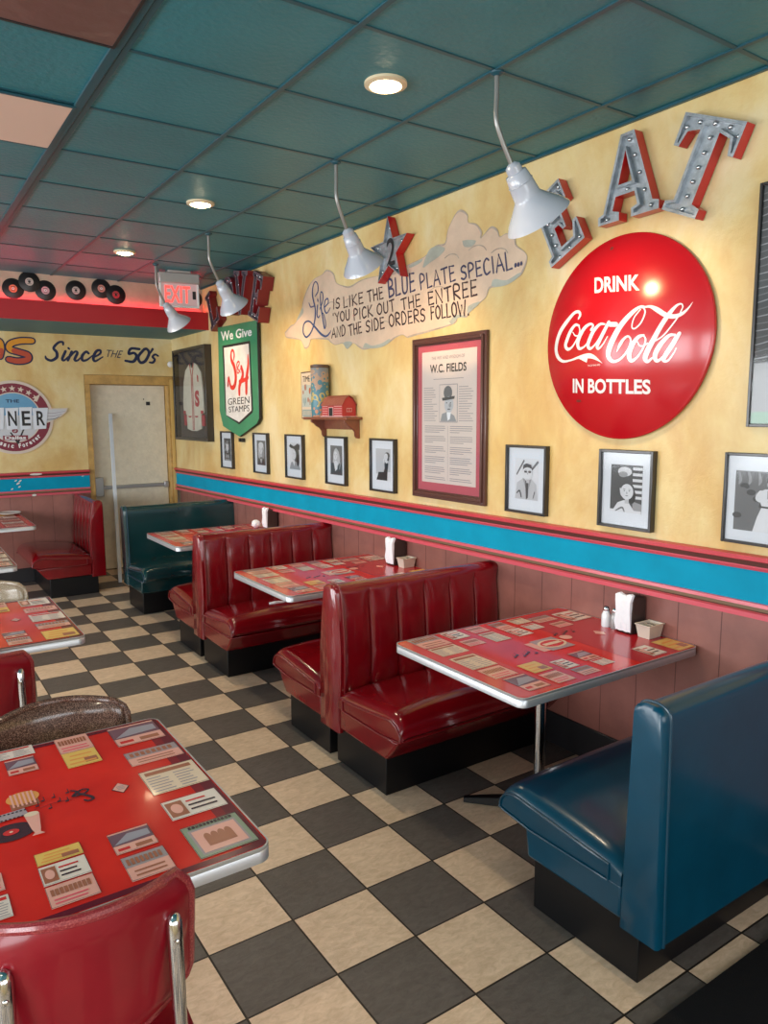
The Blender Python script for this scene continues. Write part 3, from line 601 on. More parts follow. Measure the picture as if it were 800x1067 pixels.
SINCE = [[(0.2994, 2.465, 0.0133), (0.2967, 2.4914, 0.0178), (0.2542, 2.485, 0.0177), (0.2048, 2.4278, 0.0199), (0.2315, 2.3848, 0.0222), (0.2284, 2.3339, 0.0222), (0.1761, 2.299, 0.0199), (0.1293, 2.315, 0.0176), (0.1206, 2.341, 0.011)], [(0.3188, 2.3994, 0.0201), (0.2824, 2.3203, 0.0201), (0.3027, 2.3054, 0.0156), (0.3412, 2.3446, 0.0089)], [(0.3485, 2.4339, 0.0156), (0.3565, 2.4253, 0.0156)], [(0.3806, 2.3974, 0.0202), (0.3368, 2.3066, 0.0201)], [(0.342, 2.3224, 0.0112), (0.4084, 2.3963, 0.0157), (0.4358, 2.3862, 0.0202), (0.4039, 2.3178, 0.0202), (0.4313, 2.3075, 0.0158), (0.4771, 2.3496, 0.009)], [(0.549, 2.3861, 0.0181), (0.5237, 2.4031, 0.0181), (0.4818, 2.3565, 0.0226), (0.4836, 2.3115, 0.0203), (0.5276, 2.3175, 0.0159), (0.5874, 2.3649, 0.0091)], [(0.5859, 2.3377, 0.0114), (0.664, 2.386, 0.016), (0.6704, 2.4226, 0.0183), (0.6298, 2.4119, 0.0205), (0.5952, 2.3471, 0.0228), (0.6107, 2.3067, 0.0183), (0.6936, 2.3552, 0.0092)]]
THE3 = [(0.7381, 2.4322), (0.911, 2.4278), (0.8885, 2.3483), (0.7296, 2.3565)]
FIFTY = [[(1.0871, 2.4537, 0.0211), (0.9957, 2.4545, 0.021), (0.9696, 2.3977, 0.021), (1.0262, 2.4092, 0.0211), (1.0524, 2.3705, 0.0258), (1.0122, 2.3153, 0.0234), (0.9287, 2.3219, 0.0186)], [(1.1417, 2.456, 0.0212), (1.0713, 2.3712, 0.0235), (1.0919, 2.3085, 0.0236), (1.145, 2.3267, 0.0236), (1.1921, 2.411, 0.0237), (1.1704, 2.4572, 0.0212), (1.1417, 2.456, 0.0212)], [(1.2328, 2.4598, 0.0213), (1.2067, 2.4163, 0.0118)], [(1.2922, 2.3863, 0.0143), (1.259, 2.4017, 0.0166), (1.2288, 2.3745, 0.019), (1.2516, 2.3469, 0.019), (1.2307, 2.313, 0.019), (1.1921, 2.3117, 0.0142)]]
OS = [[(0.0031, 2.4906, 0.0565), (-0.1037, 2.4855, 0.0604), (-0.1949, 2.4534, 0.0601), (-0.2083, 2.3995, 0.0601), (-0.121, 2.3709, 0.0605), (-0.0465, 2.3457, 0.0609), (-0.0492, 2.3022, 0.061), (-0.1367, 2.282, 0.0606), (-0.2249, 2.2962, 0.0559)], [(-0.3254, 2.4834, 0.0509), (-0.2919, 2.4638, 0.0553), (-0.2847, 2.3963, 0.0555), (-0.3014, 2.3212, 0.0513)]]
LC = [(-0.836, 0.379, -0.693, 0.526), (-0.838, 0.228, -0.686, 0.322), (-0.836, 0.031, -0.683, 0.177), (-0.835, -0.118, -0.69, -0.018), (-0.834, -0.312, -0.692, -0.166), (-0.991, 0.424, -0.896, 0.544), (-0.991, 0.32, -0.897, 0.426), (-1.173, 0.484, -1.051, 0.552), (-1.137, 0.367, -1.06, 0.469), (-0.987, -0.188, -0.892, -0.092), (-0.985, -0.307, -0.889, -0.207), (-1.145, -0.132, -1.047, -0.08), (-1.146, -0.217, -1.048, -0.139), (-1.146, -0.304, -1.049, -0.223), (-1.278, -0.178, -1.215, -0.108), (-1.272, -0.28, -1.213, -0.197), (-0.921, 0.093, -0.874, 0.157), (-1.006, 0.118, -0.966, 0.209), (-1.097, 0.118, -1.017, 0.21), (-1.158, 0.162, -1.091, 0.259), (-1.202, 0.105, -1.125, 0.159), (-1.211, 0.02, -1.135, 0.09), (-1.134, 0.006, -1.105, 0.114)]
TC = [(0.49, 0.595, 0.641, 0.742), (0.491, 0.473, 0.633, 0.584), (0.673, 0.626, 0.77, 0.734), (0.672, 0.513, 0.764, 0.593), (0.488, 0.283, 0.619, 0.436), (0.492, 0.157, 0.609, 0.268), (0.509, -0.002, 0.619, 0.142), (0.813, 0.643, 0.905, 0.728), (0.809, 0.496, 0.898, 0.624), (0.95, 0.594, 1.032, 0.721), (0.948, 0.496, 1.036, 0.598), (1.07, 0.636, 1.166, 0.716), (1.065, 0.535, 1.148, 0.616), (1.174, 0.597, 1.3, 0.68), (1.331, 0.522, 1.465, 0.671), (1.199, 0.489, 1.293, 0.562), (0.659, 0.119, 0.76, 0.222), (0.798, 0.085, 0.873, 0.178), (0.654, -0.008, 0.75, 0.098), (0.932, 0.105, 1.022, 0.205), (0.8, -0.006, 0.894, 0.069), (0.943, 0.029, 1.019, 0.098), (1.207, -0.015, 1.298, 0.099), (1.353, -0.051, 1.474, 0.107), (1.257, 0.293, 1.309, 0.366), (0.899, 0.281, 1.077, 0.401)]

# ------------------------------------------------------------------ tables
def table_top_mat():
    m = bpy.data.materials.new('printed_red_laminate'); m.use_nodes = True
    nt = m.node_tree; n = nt.nodes; l = nt.links; b = n['Principled BSDF']
    g = n.new('ShaderNodeTexCoord'); nz = n.new('ShaderNodeTexNoise'); nz.inputs['Scale'].default_value = 4; nz.inputs['Detail'].default_value = 4
    l.new(g.outputs['Object'], nz.inputs['Vector'])
    cr = n.new('ShaderNodeValToRGB'); cr.color_ramp.elements[0].position = .3; cr.color_ramp.elements[0].color = (.62, .013, .007, 1)
    cr.color_ramp.elements[1].position = .7; cr.color_ramp.elements[1].color = (.80, .026, .012, 1)
    l.new(nz.outputs['Fac'], cr.inputs['Fac']); l.new(cr.outputs['Color'], b.inputs['Base Color'])
    b.inputs['Roughness'].default_value = .18; b.inputs['Coat Weight'].default_value = .3; b.inputs['Coat Roughness'].default_value = .05
    return m
TTOP = table_top_mat()
MAROON = mat('print_maroon', (.13, .008, .022), .2)
def ink(name, c):
    c = tuple(min(.85, x*1.18) for x in c)
    return mat('print_'+name, c, .22, coat=.3, coat_rough=.05)
P_PINK = ink('pink', (.72, .36, .30)); P_CREAM = ink('cream', (.72, .56, .42)); P_WHT = ink('white', (.74, .62, .56)); P_YEL = ink('yellow', (.75, .46, .12))
P_RED = ink('red', (.55, .03, .03)); P_GRN = ink('green', (.25, .30, .22)); P_DK = ink('dark', (.05, .02, .03)); P_BRN = ink('brown', (.34, .12, .07)); P_GREY = ink('grey', (.34, .28, .30))
P_BLU = ink('slate', (.30, .28, .33)); P_OR = ink('orange', (.78, .30, .08)); P_PUR = ink('purple', (.16, .08, .11)); P_HOT = ink('hot_pink', (.75, .10, .14))

def card(c, r, style, seed=0):
    """an advertising card printed on a table: r = (x0,y0,x1,y1)"""
    x0, y0, x1, y1 = r; w, h = x1-x0, y1-y0; R = random.Random(seed*31+style)
    base = [P_CREAM, P_WHT, P_PINK, P_YEL, P_WHT, P_CREAM, P_PINK, P_GREY][style % 8]
    c.rect(x0, y0, x1, y1, base, 2)
    def bar(a, b, d, e, m, L=3): c.rect(x0+w*a, y0+h*b, x0+w*d, y0+h*e, m, L)
    k = style % 8
    if k in (0, 4):   # headline + two columns of small lines
        bar(.08, .78, .92, .92, P_RED if k else P_BRN)
        for q in range(6):
            for (a, d) in ((.06, .46), (.54, .94)): bar(a, .10+q*.11, a+(d-a)*R.uniform(.6, 1), .135+q*.11, P_GREY)
    elif k == 1:      # picture on the left, lettering on the right
        bar(.04, .12, .34, .88, P_BRN); c.ell(x0+w*.19, y0+h*.5, w*.1, h*.25, P_PINK, 4)
        for q in range(3): bar(.40, .25+q*.22, .40+R.uniform(.35, .54), .33+q*.22, P_RED if q == 2 else P_DK)
    elif k == 2:      # bold headline over wavy line
        for q in range(9): bar(.08+q*.094, .52, .15+q*.094, .82, P_BRN)
        for q in range(2): bar(.10, .14+q*.16, .9-R.uniform(0, .2), .20+q*.16, P_HOT)
    elif k == 3:
        for q in range(3): bar(.10+.05*q, .18+q*.25, .9-R.uniform(0, .2), .27+q*.25, P_OR)
        bar(.55, .15, .92, .45, P_BRN)
    elif k == 5:      # framed picture
        bar(0, 0, 1, 1, P_GRN, 2.5); bar(.08, .08, .92, .86, P_GREY); bar(.12, .12, .88, .80, P_PINK, 4)
        bar(.26, .26, .74, .50, P_BRN, 5)
        for q in (.32, .44, .56, .68): c.ell(x0+w*q, y0+h*.52, w*.06, h*.13, P_BRN, 5)
        for q in range(12): bar(.12+q*.066, .885, .165+q*.066, .965, P_DK, 5)
    elif k == 6:
        bar(.0, .55, 1, 1, P_GREY, 2.5); 
        for q in range(8): bar(.08+q*.106, .62, .15+q*.106, .88, P_BRN, 4)
        for q in range(2): bar(.15, .15+q*.17, .85, .21+q*.17, P_BRN)
    else:             # dark photograph
        bar(0, 0, 1, 1, P_PINK, 2.5); bar(.0, .38, 1, .93, P_PUR); c.poly([(x0+w*.05, y0+h*.42), (x0+w*.45, y0+h*.82), (x0+w*.95, y0+h*.78), (x0+w*.95, y0+h*.5)], P_BLU, 4); bar(.5, .10, .9, .26, P_BRN); bar(.08, .12, .36, .24, P_RED)
    for (a, b, d, e) in ((0, 0, 1, .012), (0, .988, 1, 1), (0, 0, .008, 1), (.992, 0, 1, 1)): bar(a, b, d, e, P_DK, 5.5)

def rrect(x0, y0, x1, y1, r, n=6):
    P = []
    for cx, cy, a0 in ((x1-r, y1-r, 0), (x0+r, y1-r, pi/2), (x0+r, y0+r, pi), (x1-r, y0+r, 3*pi/2)):
        for i in range(n+1): a = a0+pi/2*i/n; P.append((cx+r*cos(a), cy+r*sin(a)))
    return P
ZT = .745
def table_body(t, x0, y0, x1, y1, bases, margin=.02):
    P = rrect(x0, y0, x1, y1, .035)
    mb = MB(); mb.prism(rrect(x0+.004, y0+.004, x1-.004, y1-.004, .031), lambda a, b, d: (a, b, d), ZT-.032, ZT, TTOP, MAROON); top = mb.build('tabletop', t)
    mb = MB(); ring = [Vector((a, b, 0)) for a, b in P]; inn = [Vector((a, b, 0)) for a, b in rrect(x0+.0042, y0+.0042, x1-.0042, y1-.0042, .031)]
    prof = [(0, ZT+.001, 1), (0, ZT+.001, 0), (0, ZT-.006, 0), (-.0008, ZT-.008, 0), (0, ZT-.010, 0), (0, ZT-.036, 0), (0, ZT-.036, 1)]
    rows = []
    for o_, z, i_ in prof:
        src = inn if i_ else ring; rows.append([Vector((p.x+(x0+x1-2*p.x)*(-o_)*2, p.y+(y0+y1-2*p.y)*(-o_)*2, z)) for p in src+[src[0]]])
    mb.grid(rows, ALU); mb.build('edge_band', t, smooth=True, angle=50)
    for bx_, by_ in bases:
        mb = MB(); mb.lathe([(.024, .05), (.024, ZT-.05)], CHROME, (bx_, by_, 0), seg=24); mb.lathe([(.05, .035), (.045, .06), (.026, .075)], BLACK, (bx_, by_, 0), seg=24); mb.build('pedestal', t, smooth=True)
        mb = MB(); mb.box((bx_-.16, by_-.16, ZT-.05), (bx_+.16, by_+.16, ZT-.037), BLACK); mb.build('mounting_plate', t, bevel=.003)
        for q in range(4):
            a = pi/4+q*pi/2; mb = MB(); d = Vector((cos(a), sin(a), 0)); s_ = Vector((-sin(a), cos(a), 0)); o_ = Vector((bx_, by_, 0)); L_ = .33
            vs = []
            for r_, wd, z1 in ((0, .032, .058), (L_*.6, .026, .040), (L_, .018, .024)):
                vs += [o_+d*r_-s_*wd+Vector((0, 0, .004)), o_+d*r_+s_*wd+Vector((0, 0, .004)), o_+d*r_+s_*wd*.7+Vector((0, 0, z1)), o_+d*r_-s_*wd*.7+Vector((0, 0, z1))]
            fs = [(3, 2, 1, 0), (8, 9, 10, 11)]
            for w_ in (0, 4):
                for e_ in range(4): fs.append((w_+e_, w_+(e_+1) % 4, w_+4+(e_+1) % 4, w_+4+e_))
            mb.add(vs, fs, BLACK); mb.build('foot', t, bevel=.003)
    return top

def top_canvas(): return Canvas(lambda u, v, d: (u, v, ZT+.0002+d))
TX0, TX1, TY0, TY1 = .430, WL-.011, -.045, .745
def booth_table(dy, label):
    t = thing('booth_table', label, 'table', (.93, .345+dy, 0), 0, 'booth tables with printed red tops')
    ox, oy = -.93, -.345
    top = table_body(t, TX0+ox, TY0+oy, TX1+ox, TY1+oy, [(0, 0)])
    c = top_canvas(); c.fn = lambda u, v, d: (u+ox, v+oy, ZT+.0002+d)
    pink = ink('faded_red', (.58, .045, .05))
    c.rect(.43, -.03, .64, .72, pink, .5); c.rect(1.10, -.03, TX1-.015, .72, ink('deep_red', (.42, .012, .02)), .5)
    st = [6, 0, 1, 2, 0, 2, 7, 2, 0, 6, 1, 0, 4, 6, 1, 2, 3, 1, 2, 7, 6, 4, 1, 3]
    for i, r in enumerate(TC[:24]):
        r = (max(r[0], TX0+.012), max(r[1], TY0+.012), min(r[2], TX1-.014), min(r[3], TY1-.012))
        card(c, r, st[i], i)
    def dia(r, m, L): x0, y0, x1, y1 = r; c.poly([((x0+x1)/2, y0), (x1, (y0+y1)/2), ((x0+x1)/2, y1), (x0, (y0+y1)/2)], m, L)
    dia(TC[24], P_PINK, 3)
    x0, y0, x1, y1 = TC[25]
    c.rect(x0-.02, y0, x0+.09, y1, P_PINK, 2); c.rect(x0+.02, y0-.012, x1-.02, y1+.012, P_GREY, 3); c.ell((x0+x1)/2, (y0+y1)/2, .075, .05, P_CREAM, 4); c.ell((x0+x1)/2, (y0+y1)/2, .062, .039, P_RED, 5); c.rect((x0+x1)/2-.05, (y0+y1)/2-.012, (x0+x1)/2+.05, (y0+y1)/2+.012, P_CREAM, 6)
    c.ell(x1+.03, y1-.03, .03, .028, P_PINK, 3)
    for k in range(2):
        px, py = (.73, .30) if k == 0 else (1.09, .42)
        for q in range(6): c.ell(px+q*.022, py+.014*sin(q*2.1), .009, .006, P_DK, 3); c.stroke([(px+q*.022+.008, py+.014*sin(q*2.1), .002), (px+q*.022+.010, py+.03+.014*sin(q*2.1), .002)], P_DK, 3, smooth=0, rcap=False)
    c.build('printed_cards', top, fixn=False)
    return t
booth_table(0, 'nearest red printed booth table, between the teal bench and a red booth')
booth_table(1.80, 'booth table with red printed top between the two red double booths')
booth_table(3.66, 'booth table with red printed top in front of the far teal bench')

LX0, LX1, LY0, LY1 = -1.66, -.672, -.348, .545
def floor_table(x, y, label, flip=False):
    t = thing('dining_table', label, 'table', (x, y, 0), 0, 'free-standing tables with printed red tops')
    cx, cy = (LX0+LX1)/2, (LY0+LY1)/2
    top = table_body(t, LX0-cx, LY0-cy, LX1-cx, LY1-cy, [(0, 0)])
    c = top_canvas(); c.fn = lambda u, v, d: (u-cx, v-cy, ZT+.0002+d)
    c.rect(LX1-.066, LY0+.02, LX1-.010, LY1-.02, mat('print_maroon_soft', (.22, .008, .02), .2), .4); c.rect(LX1-.040, LY0+.01, LX1-.008, LY1-.01, MAROON, .8)
    c.rect(LX0+.06, LY0+.008, LX1-.03, LY0+.028, MAROON, .6); c.rect(LX0+.06, LY1-.028, LX1-.03, LY1-.008, MAROON, .6)
    st = [7, 6, 0, 1, 5, 2, 3, 4, 7, 7, 6, 3, 1, 2, 2, 4]
    st2 = [1, 2, 4, 6, 3, 2, 3, 4, 7, 7, 6, 3, 1, 2, 2, 4]
    for i, r in enumerate(LC[:16]):
        card(c, r, (st2 if flip else st)[i], i+40)
        if i > 4 and not (i in (7, 8, 11, 12, 13, 14, 15)):
            x0, y0, x1, y1 = r; mx = 2*cx-x1; card(c, (mx, y0, mx+x1-x0, y1), (st[i]+2) % 8, i+60)
    for i in range(5):
        x0, y0, x1, y1 = LC[i]; card(c, (2*cx-x1, y0, 2*cx-x0, y1), (st[i]+3) % 8, i+80)
    x0, y0, x1, y1 = LC[16]; c.poly([((x0+x1)/2, y0), (x1, (y0+y1)/2), ((x0+x1)/2, y1), (x0, (y0+y1)/2)], P_DK, 2); c.poly([((x0+x1)/2, y0+.003), (x1-.003, (y0+y1)/2), ((x0+x1)/2, y1-.003), (x0+.003, (y0+y1)/2)], P_PINK, 3)
    for q in range(3): c.rect(x0+.014, y0+.022+q*.008, x1-.014, y0+.025+q*.008, P_GREY, 4)
    # treble clef and notes
    c.stroke([(-1.012, .185, .006), (-1.0, .17, .008), (-1.012, .150, .010), (-.985, .150, .007), (-.972, .165, .006), (-.985, .175, .006), (-.998, .160, .008), (-.975, .125, .010), (-.972, .108, .008), (-.985, .104, .008), (-.992, .115, .006)], P_DK, 3)
    c.stroke([(-1.11, .135, .0016), (-1.06, .142, .0016), (-1.0, .135, .0016)], P_DK, 3)
    for q in range(7):
        px, py = -1.10+q*.013+.004*(q % 2), .15+.03*sin(q*2.4); c.ell(px, py, .005, .004, P_DK, 3); c.stroke([(px+.004, py, .002), (px+.004, py+.022, .002)], P_DK, 3, smooth=0, rcap=False)
    # basket of fries, film strip, record, milkshake
    x0, y0, x1, y1 = LC[19]; c.rect(x0, y0, x1, y0+.06, P_BRN, 2); c.ell((x0+x1)/2, y0+.055, .04, .035, P_OR, 3)
    for q in range(6): c.rect(x0+.005+q*.010, y0+.01, x0+.010+q*.010, y0+.085, P_PINK, 4)
    x0, y0, x1, y1 = LC[20]; c.poly([(x0, y0+.01), (x1, y0+.018), (x1-.004, y1), (x0, y1-.006)], P_GREY, 3)
    for q in range(8):
        for e in (.012, .040): c.rect(x0+.004+q*.0095, y0+e, x0+.009+q*.0095, y0+e+.006, P_DK, 4)
    x0, y0, x1, y1 = LC[21]; c.ell((x0+x1)/2, (y0+y1)/2, .055, .042, P_DK, 2); c.ell((x0+x1)/2, (y0+y1)/2, .018, .014, P_RED, 3); c.ell((x0+x1)/2, (y0+y1)/2, .004, .004, P_CREAM, 4)
    x0, y0, x1, y1 = LC[22]; c.poly([(x0-.002, y1), (x1+.004, y1), (x1-.005, y0+.03), (x1-.008, y0+.012), (x1, y0), (x0, y0), (x0+.008, y0+.012), (x0+.004, y0+.03)], P_PINK, 5); c.ell((x0+x1)/2, y1, .017, .012, P_CREAM, 6)
    c.build('printed_cards', top, fixn=False)
    return t
TCX, TCY = (LX0+LX1)/2, (LY0+LY1)/2
floor_table(TCX, TCY, 'large free-standing red table at the lower left with picture cards and aluminium edge')
floor_table(TCX+.018, TCY+1.985, 'second free-standing red printed table on the left, behind the brown glitter chair', True)
floor_table(TCX+.004, TCY+3.90, 'third free-standing printed table on the left, pale corner in front of the end-on red bench')

# wall table of the back booth
t = thing('back_booth_table', 'red printed table fixed along the back wall beside the end-on red bench', 'table', (-.75, 6.05, 0))
top = table_body(t, -.48, -.62, .50, .515, [(0, 0)])
c = top_canvas()
for i in range(4):
    for j in range(5):
        card(c, (-.40+i*.22, -.56+j*.21, -.22+i*.22, -.40+j*.21), (i*3+j*2) % 7, 100+i*5+j)
c.build('printed_cards', top, fixn=False)

# ------------------------------------------------------------------ things on the tables
NAPK = mat('napkin_white', (.86, .88, .92), .8, bump=.3, bscale=30); DMET = mat('dark_dispenser_metal', (.085, .06, .055), .35, metal=.6)
def dispenser(x, y, label, z=ZT+.001):
    t = thing('napkin_dispenser', label, 'napkin holder', (x, y, z), 0, 'napkin dispensers')
    mb = MB(); P = [(-.002, .012), (.002, 0), (.098, 0), (.098, .150), (.085, .165), (.010, .165), (.002, .150)]
    mb.prism(P, lambda a, b, d: (a, d, b), -.043, .043, DMET); mb.build('holder_case', t, bevel=.004)
    mb = MB(); P = [(-.004, .014, 0), (-.010, .06, 0), (-.006, .12, .0), (-.004, .170, .0)]
    rows = []
    for zz, xx, wd in ((.010, -.006, .040), (.05, -.012, .041), (.10, -.010, .040), (.150, -.014, .042), (.180, -.006, .045)):
        rows.append([Vector((xx + .004*sin(k*1.9+zz*40), -wd+2*wd*k/8, zz+(.006*sin(k*1.3) if zz > .17 else 0))) for k in range(9)])
    back = [[p+Vector((.016, 0, 0)) for p in r] for r in rows]
    mb.grid(rows, NAPK); mb.grid([r[::-1] for r in back], NAPK)
    for a, b in ((rows[0], back[0]), (rows[-1], back[-1]), ([r[0] for r in rows], [r[0] for r in back]), ([r[-1] for r in rows], [r[-1] for r in back])): mb.grid([a, b], NAPK)
    mb.build('napkins', t, smooth=True, label='bunch of white paper napkins')
    return t
dispenser(1.372, .268, 'dark napkin dispenser on the nearest booth table, between the shakers and the caddy')
dispenser(1.370, 2.135, 'dark napkin dispenser on the booth table between the two red double booths')
dispenser(1.368, 4.055, 'dark napkin dispenser on the farthest booth table, beside a crumpled napkin')
CADC = mat('caddy_cream', (.66, .58, .48), .45)
def caddy(x, y, label, group='cream packet caddies', z=ZT+.001):
    t = thing('packet_caddy', label, 'caddy', (x, y, z), 0, group)
    mb = MB()
    def lay(wx, wy, zz): return [Vector((a*wx, b*wy, zz)) for a, b in ((-1, -1), (1, -1), (1, 1), (-1, 1))]
    L = [lay(.040, .030, 0), lay(.050, .037, .055), lay(.054, .041, .058), lay(.054, .041, .062), lay(.047, .034, .062), lay(.038, .027, .006)]
    rows = [r+[r[0]] for r in L]; mb.grid(rows, CADC); k = 0; mb.f.append((0, 1, 2, 3)); mb.m.append(0); b = 5*5; mb.f.append((b, b+1, b+2, b+3)); mb.m.append(0)
    mb.box((-.002, -.030, .005), (.002, .030, .056), CADC)
    mb.build('tray', t, bevel=.0015)
    for i in range(4):
        mb = MB(); xx = -.036+i*.008+(.028 if i > 1 else 0); mb.box((xx, -.026, .006), (xx+.004, .026, .050+.004*(i % 2)), mat('packet_dark', (.18, .15, .14), .5) if i % 2 else PAPER); mb.build('sweetener_packet', t)
    return t
caddy(1.420, .165, 'cream packet caddy on the nearest booth table, beside the napkin dispenser')
caddy(1.418, 2.02, 'cream packet caddy on the booth table between the red double booths')
GLS = mat('shaker_milk_glass', (.78, .82, .86), .15, coat=.5)
for x, y, m_, lab in ((1.395, .385, GLS, 'white salt shaker, left of the two shakers on the nearest booth table'), (1.400, .338, mat('shaker_pepper', (.28, .27, .27), .2, coat=.5), 'grey pepper shaker pressed against the napkin dispenser')):
    t = thing('shaker', lab, 'shaker', (x, y, ZT+.001), 0, 'salt and pepper shakers')
    mb = MB(); mb.lathe([(.021, 0), (.022, .01), (.022, .055), (.014, .072), (.013, .078)], m_, seg=20); mb.build('bottle', t, smooth=True)
    mb = MB(); mb.lathe([(.0145, .076), (.0155, .080), (.0155, .088), (.010, .096), (.003, .098)], CHROME, seg=20); mb.build('lid', t, smooth=True)
mb = MB(); R = random.Random(4)
rows = []
for i in range(9):
    th = pi*i/8; rows.append([Vector(((.034+.010*R.random())*sin(th)*cos(2*pi*j/12), (.034+.010*R.random())*sin(th)*sin(2*pi*j/12), .036-.036*cos(th))) for j in range(12)])
for r in rows: r.append(r[0])
mb.grid(rows, NAPK); o = mb.build('crumpled_napkin', smooth=True, angle=25); o.location = (1.315, 4.14, ZT+.001); tag(o, 'crumpled white paper napkin in front of the farthest napkin dispenser', 'napkin')
mb = MB(); R = random.Random(9)
mb.grid([[Vector((-.03+.06*i/4, -.06+.12*j/6, .004+.010*R.random())) for j in range(7)] for i in range(5)], NAPK)
mb.grid([[Vector((-.03+.06*i/4, -.06+.12*j/6, .001)) for j in range(7)] for i in range(5)], NAPK)
o = mb.build('folded_napkin', smooth=True); o.location = (1.42, 3.94, ZT+.001); tag(o, 'rumpled flat white napkin lying right of the farthest napkin dispenser', 'napkin')
mb = MB(); P = [(cos(a)*.105, sin(a)*.135) for a in [2*pi*i/32 for i in range(32)]]
mb.grid([[Vector((a*k_, b*k_, z_)) for a, b in P+[P[0]]] for k_, z_ in ((.01, .006), (.75, .006), (1, .016), (1, .012), (.75, 0), (.01, 0))], mat('oval_plate_white', (.72, .70, .66), .3))
o = mb.build('oval_tray', smooth=True, angle=50); o.location = (-.34, 6.44, ZT+.005); tag(o, 'white oval tray lying at the far end of the back wall table', 'tray')
mb = MB(); mb.tube([(0, 0, .002), (.03, -.01, .006), (.07, .0, .003), (.11, -.01, .002)], [.008, .010, .009, .005], NAPK, seg=8)
o = mb.build('napkin_scrap', smooth=True); o.location = (.72, 2.63, .472); tag(o, 'twisted scrap of white napkin on the seat of the farther red booth', 'napkin')

# ------------------------------------------------------------------ chairs
def chair(name, label, x, y, rot, seatm, trim, group, w=.19, ztop=.86, wseat=.20, hb=.30):
    """faces local +y"""
    t = thing(name, label, 'chair', (x, y, 0), rot, group)
    # backrest: curved padded slab
    N = 20; M = 12; zb = ztop-hb
    def pt(a, q, off):
        xx = w*a; yy = -.205+.075*a*a + .035*(.5-q)*1.2
        # rounded outline
        hw = 1 - (max(0, abs(q-.5)*2-.62)/.38)**2.2*.16
        return Vector((xx*hw, yy + off, zb + (ztop-zb)*q - .015*a*a*(1 if q > .5 else -.6)))
    fr, bk = [], []
    for i in range(N+1):
        a = -1+2*i/N; ra = sqrt(max(0, 1-max(0, (abs(a)-.88)/.12)**2))
        fr.append([pt(a, j/M, .030*ra*sqrt(max(0, 1-max(0, (abs(j/M-.5)*2-.8)/.2)**2))) for j in range(M+1)])
        bk.append([pt(a, j/M, -.010*ra*sqrt(max(0, 1-max(0, (abs(j/M-.5)*2-.9)/.1)**2))) for j in range(M+1)])
    mb = MB(); mb.grid(fr, trim); mb.grid([r[::-1] for r in bk], seatm); mb.grid([fr[0], bk[0]], trim); mb.grid([bk[-1], fr[-1]], trim)
    mb.grid([[r[-1] for r in fr], [r[-1] for r in bk]], trim); mb.grid([[r[0] for r in bk], [r[0] for r in fr]], trim)
    b = mb.build('backrest', t, smooth=True, angle=70)
    loop = [bk[i][-1] for i in range(N+1)] + [bk[-1][j] for j in range(M-1, -1, -1)] + [bk[i][0] for i in range(N-1, -1, -1)] + [bk[0][j] for j in range(1, M)]
    mb = MB(); mb.tube([p+Vector((0, .006, 0)) for p in loop], .011, trim, seg=10, closed=True); mb.build('welt', b, smooth=True)
    # seat
    mb = MB(); P = rrect(-wseat, -.185, wseat, .20, .06)
    prof = [(.80, .432), (.97, .432), (1.0, .440), (1.0, .462), (.97, .478), (.85, .487), (.5, .490), (.01, .490)]
    mb.grid([[Vector((a*k_, b_*k_, z_)) for a, b_ in P+[P[0]]] for k_, z_ in [(.01, .432)]+prof], seatm); mb.build('seat', t, smooth=True, angle=60)
    # chrome uprights that carry the back, running down into the rear legs
    for sx in (-1, 1):
        xx = sx*(w-.045)
        mb = MB(); mb.tube([(xx, -.186, ztop-.068), (xx, -.188, ztop-.072), (xx, -.191, ztop-.085), (xx, -.196, ztop-.13), (xx*1.0, -.205, ztop-.26), (xx*1.02, -.200, .47), (xx*1.05, -.205, .40), (xx*1.12, -.235, .02)], [.004, .011, .0155, .0150, .0135, .012, .012, .011], CHROME, seg=12)
        u_ = mb.build('rear_leg', t, smooth=True, angle=60)
        mb = MB(); mb.lathe([(.001, .0), (.005, .002), (.006, .008)], CHROME, (xx, -.2135, ztop-.115), (0, 1, 0), seg=12); mb.build('screw', u_, smooth=True)
        mb = MB(); mb.tube([(sx*(wseat-.03), .12, .43), (sx*(wseat-.012), .16, .41), (sx*(wseat+.0), .185, .02)], .0115, CHROME, seg=12); mb.build('front_leg', t, smooth=True)
        for (lx, ly) in ((xx*1.12, -.235), (sx*wseat, .185)):
            mb = MB(); mb.lathe([(.015, 0), (.016, .004), (.013, .028)], BLACK, (lx, ly, 0), seg=14); mb.build('foot_cap', t, smooth=True)
    mb = MB(); mb.tube([(-wseat+.03, -.17, .42), (-wseat+.02, .14, .42), (wseat-.02, .14, .42), (wseat-.03, -.17, .42)], .010, CHROME, seg=10, closed=True); mb.build('seat_frame', t, smooth=True)
    return t
chair('diner_chair', 'red vinyl chair seen from behind at the near side of the large red table', -1.100, -.335, radians(-4), CHRED, CHREDT, 'red diner chairs', w=.190, ztop=.872)
chair('diner_chair', 'red vinyl chair with chrome upright, between the brown chair and the second table', -1.105, 1.52, radians(-4), CHRED, CHREDT, 'red diner chairs', w=.190, ztop=.815)
chair('diner_chair', 'brown glitter vinyl chair on the far side of the large red table', -.965, .50, pi, BROWNGL, BROWNGL, 'glitter vinyl chairs', w=.225, ztop=.808)
chair('diner_chair', 'beige glitter vinyl chair behind the second red table at the left edge', -.985, 2.46, pi, BEIGEGL, BEIGEGL, 'glitter vinyl chairs', w=.225, ztop=.835)

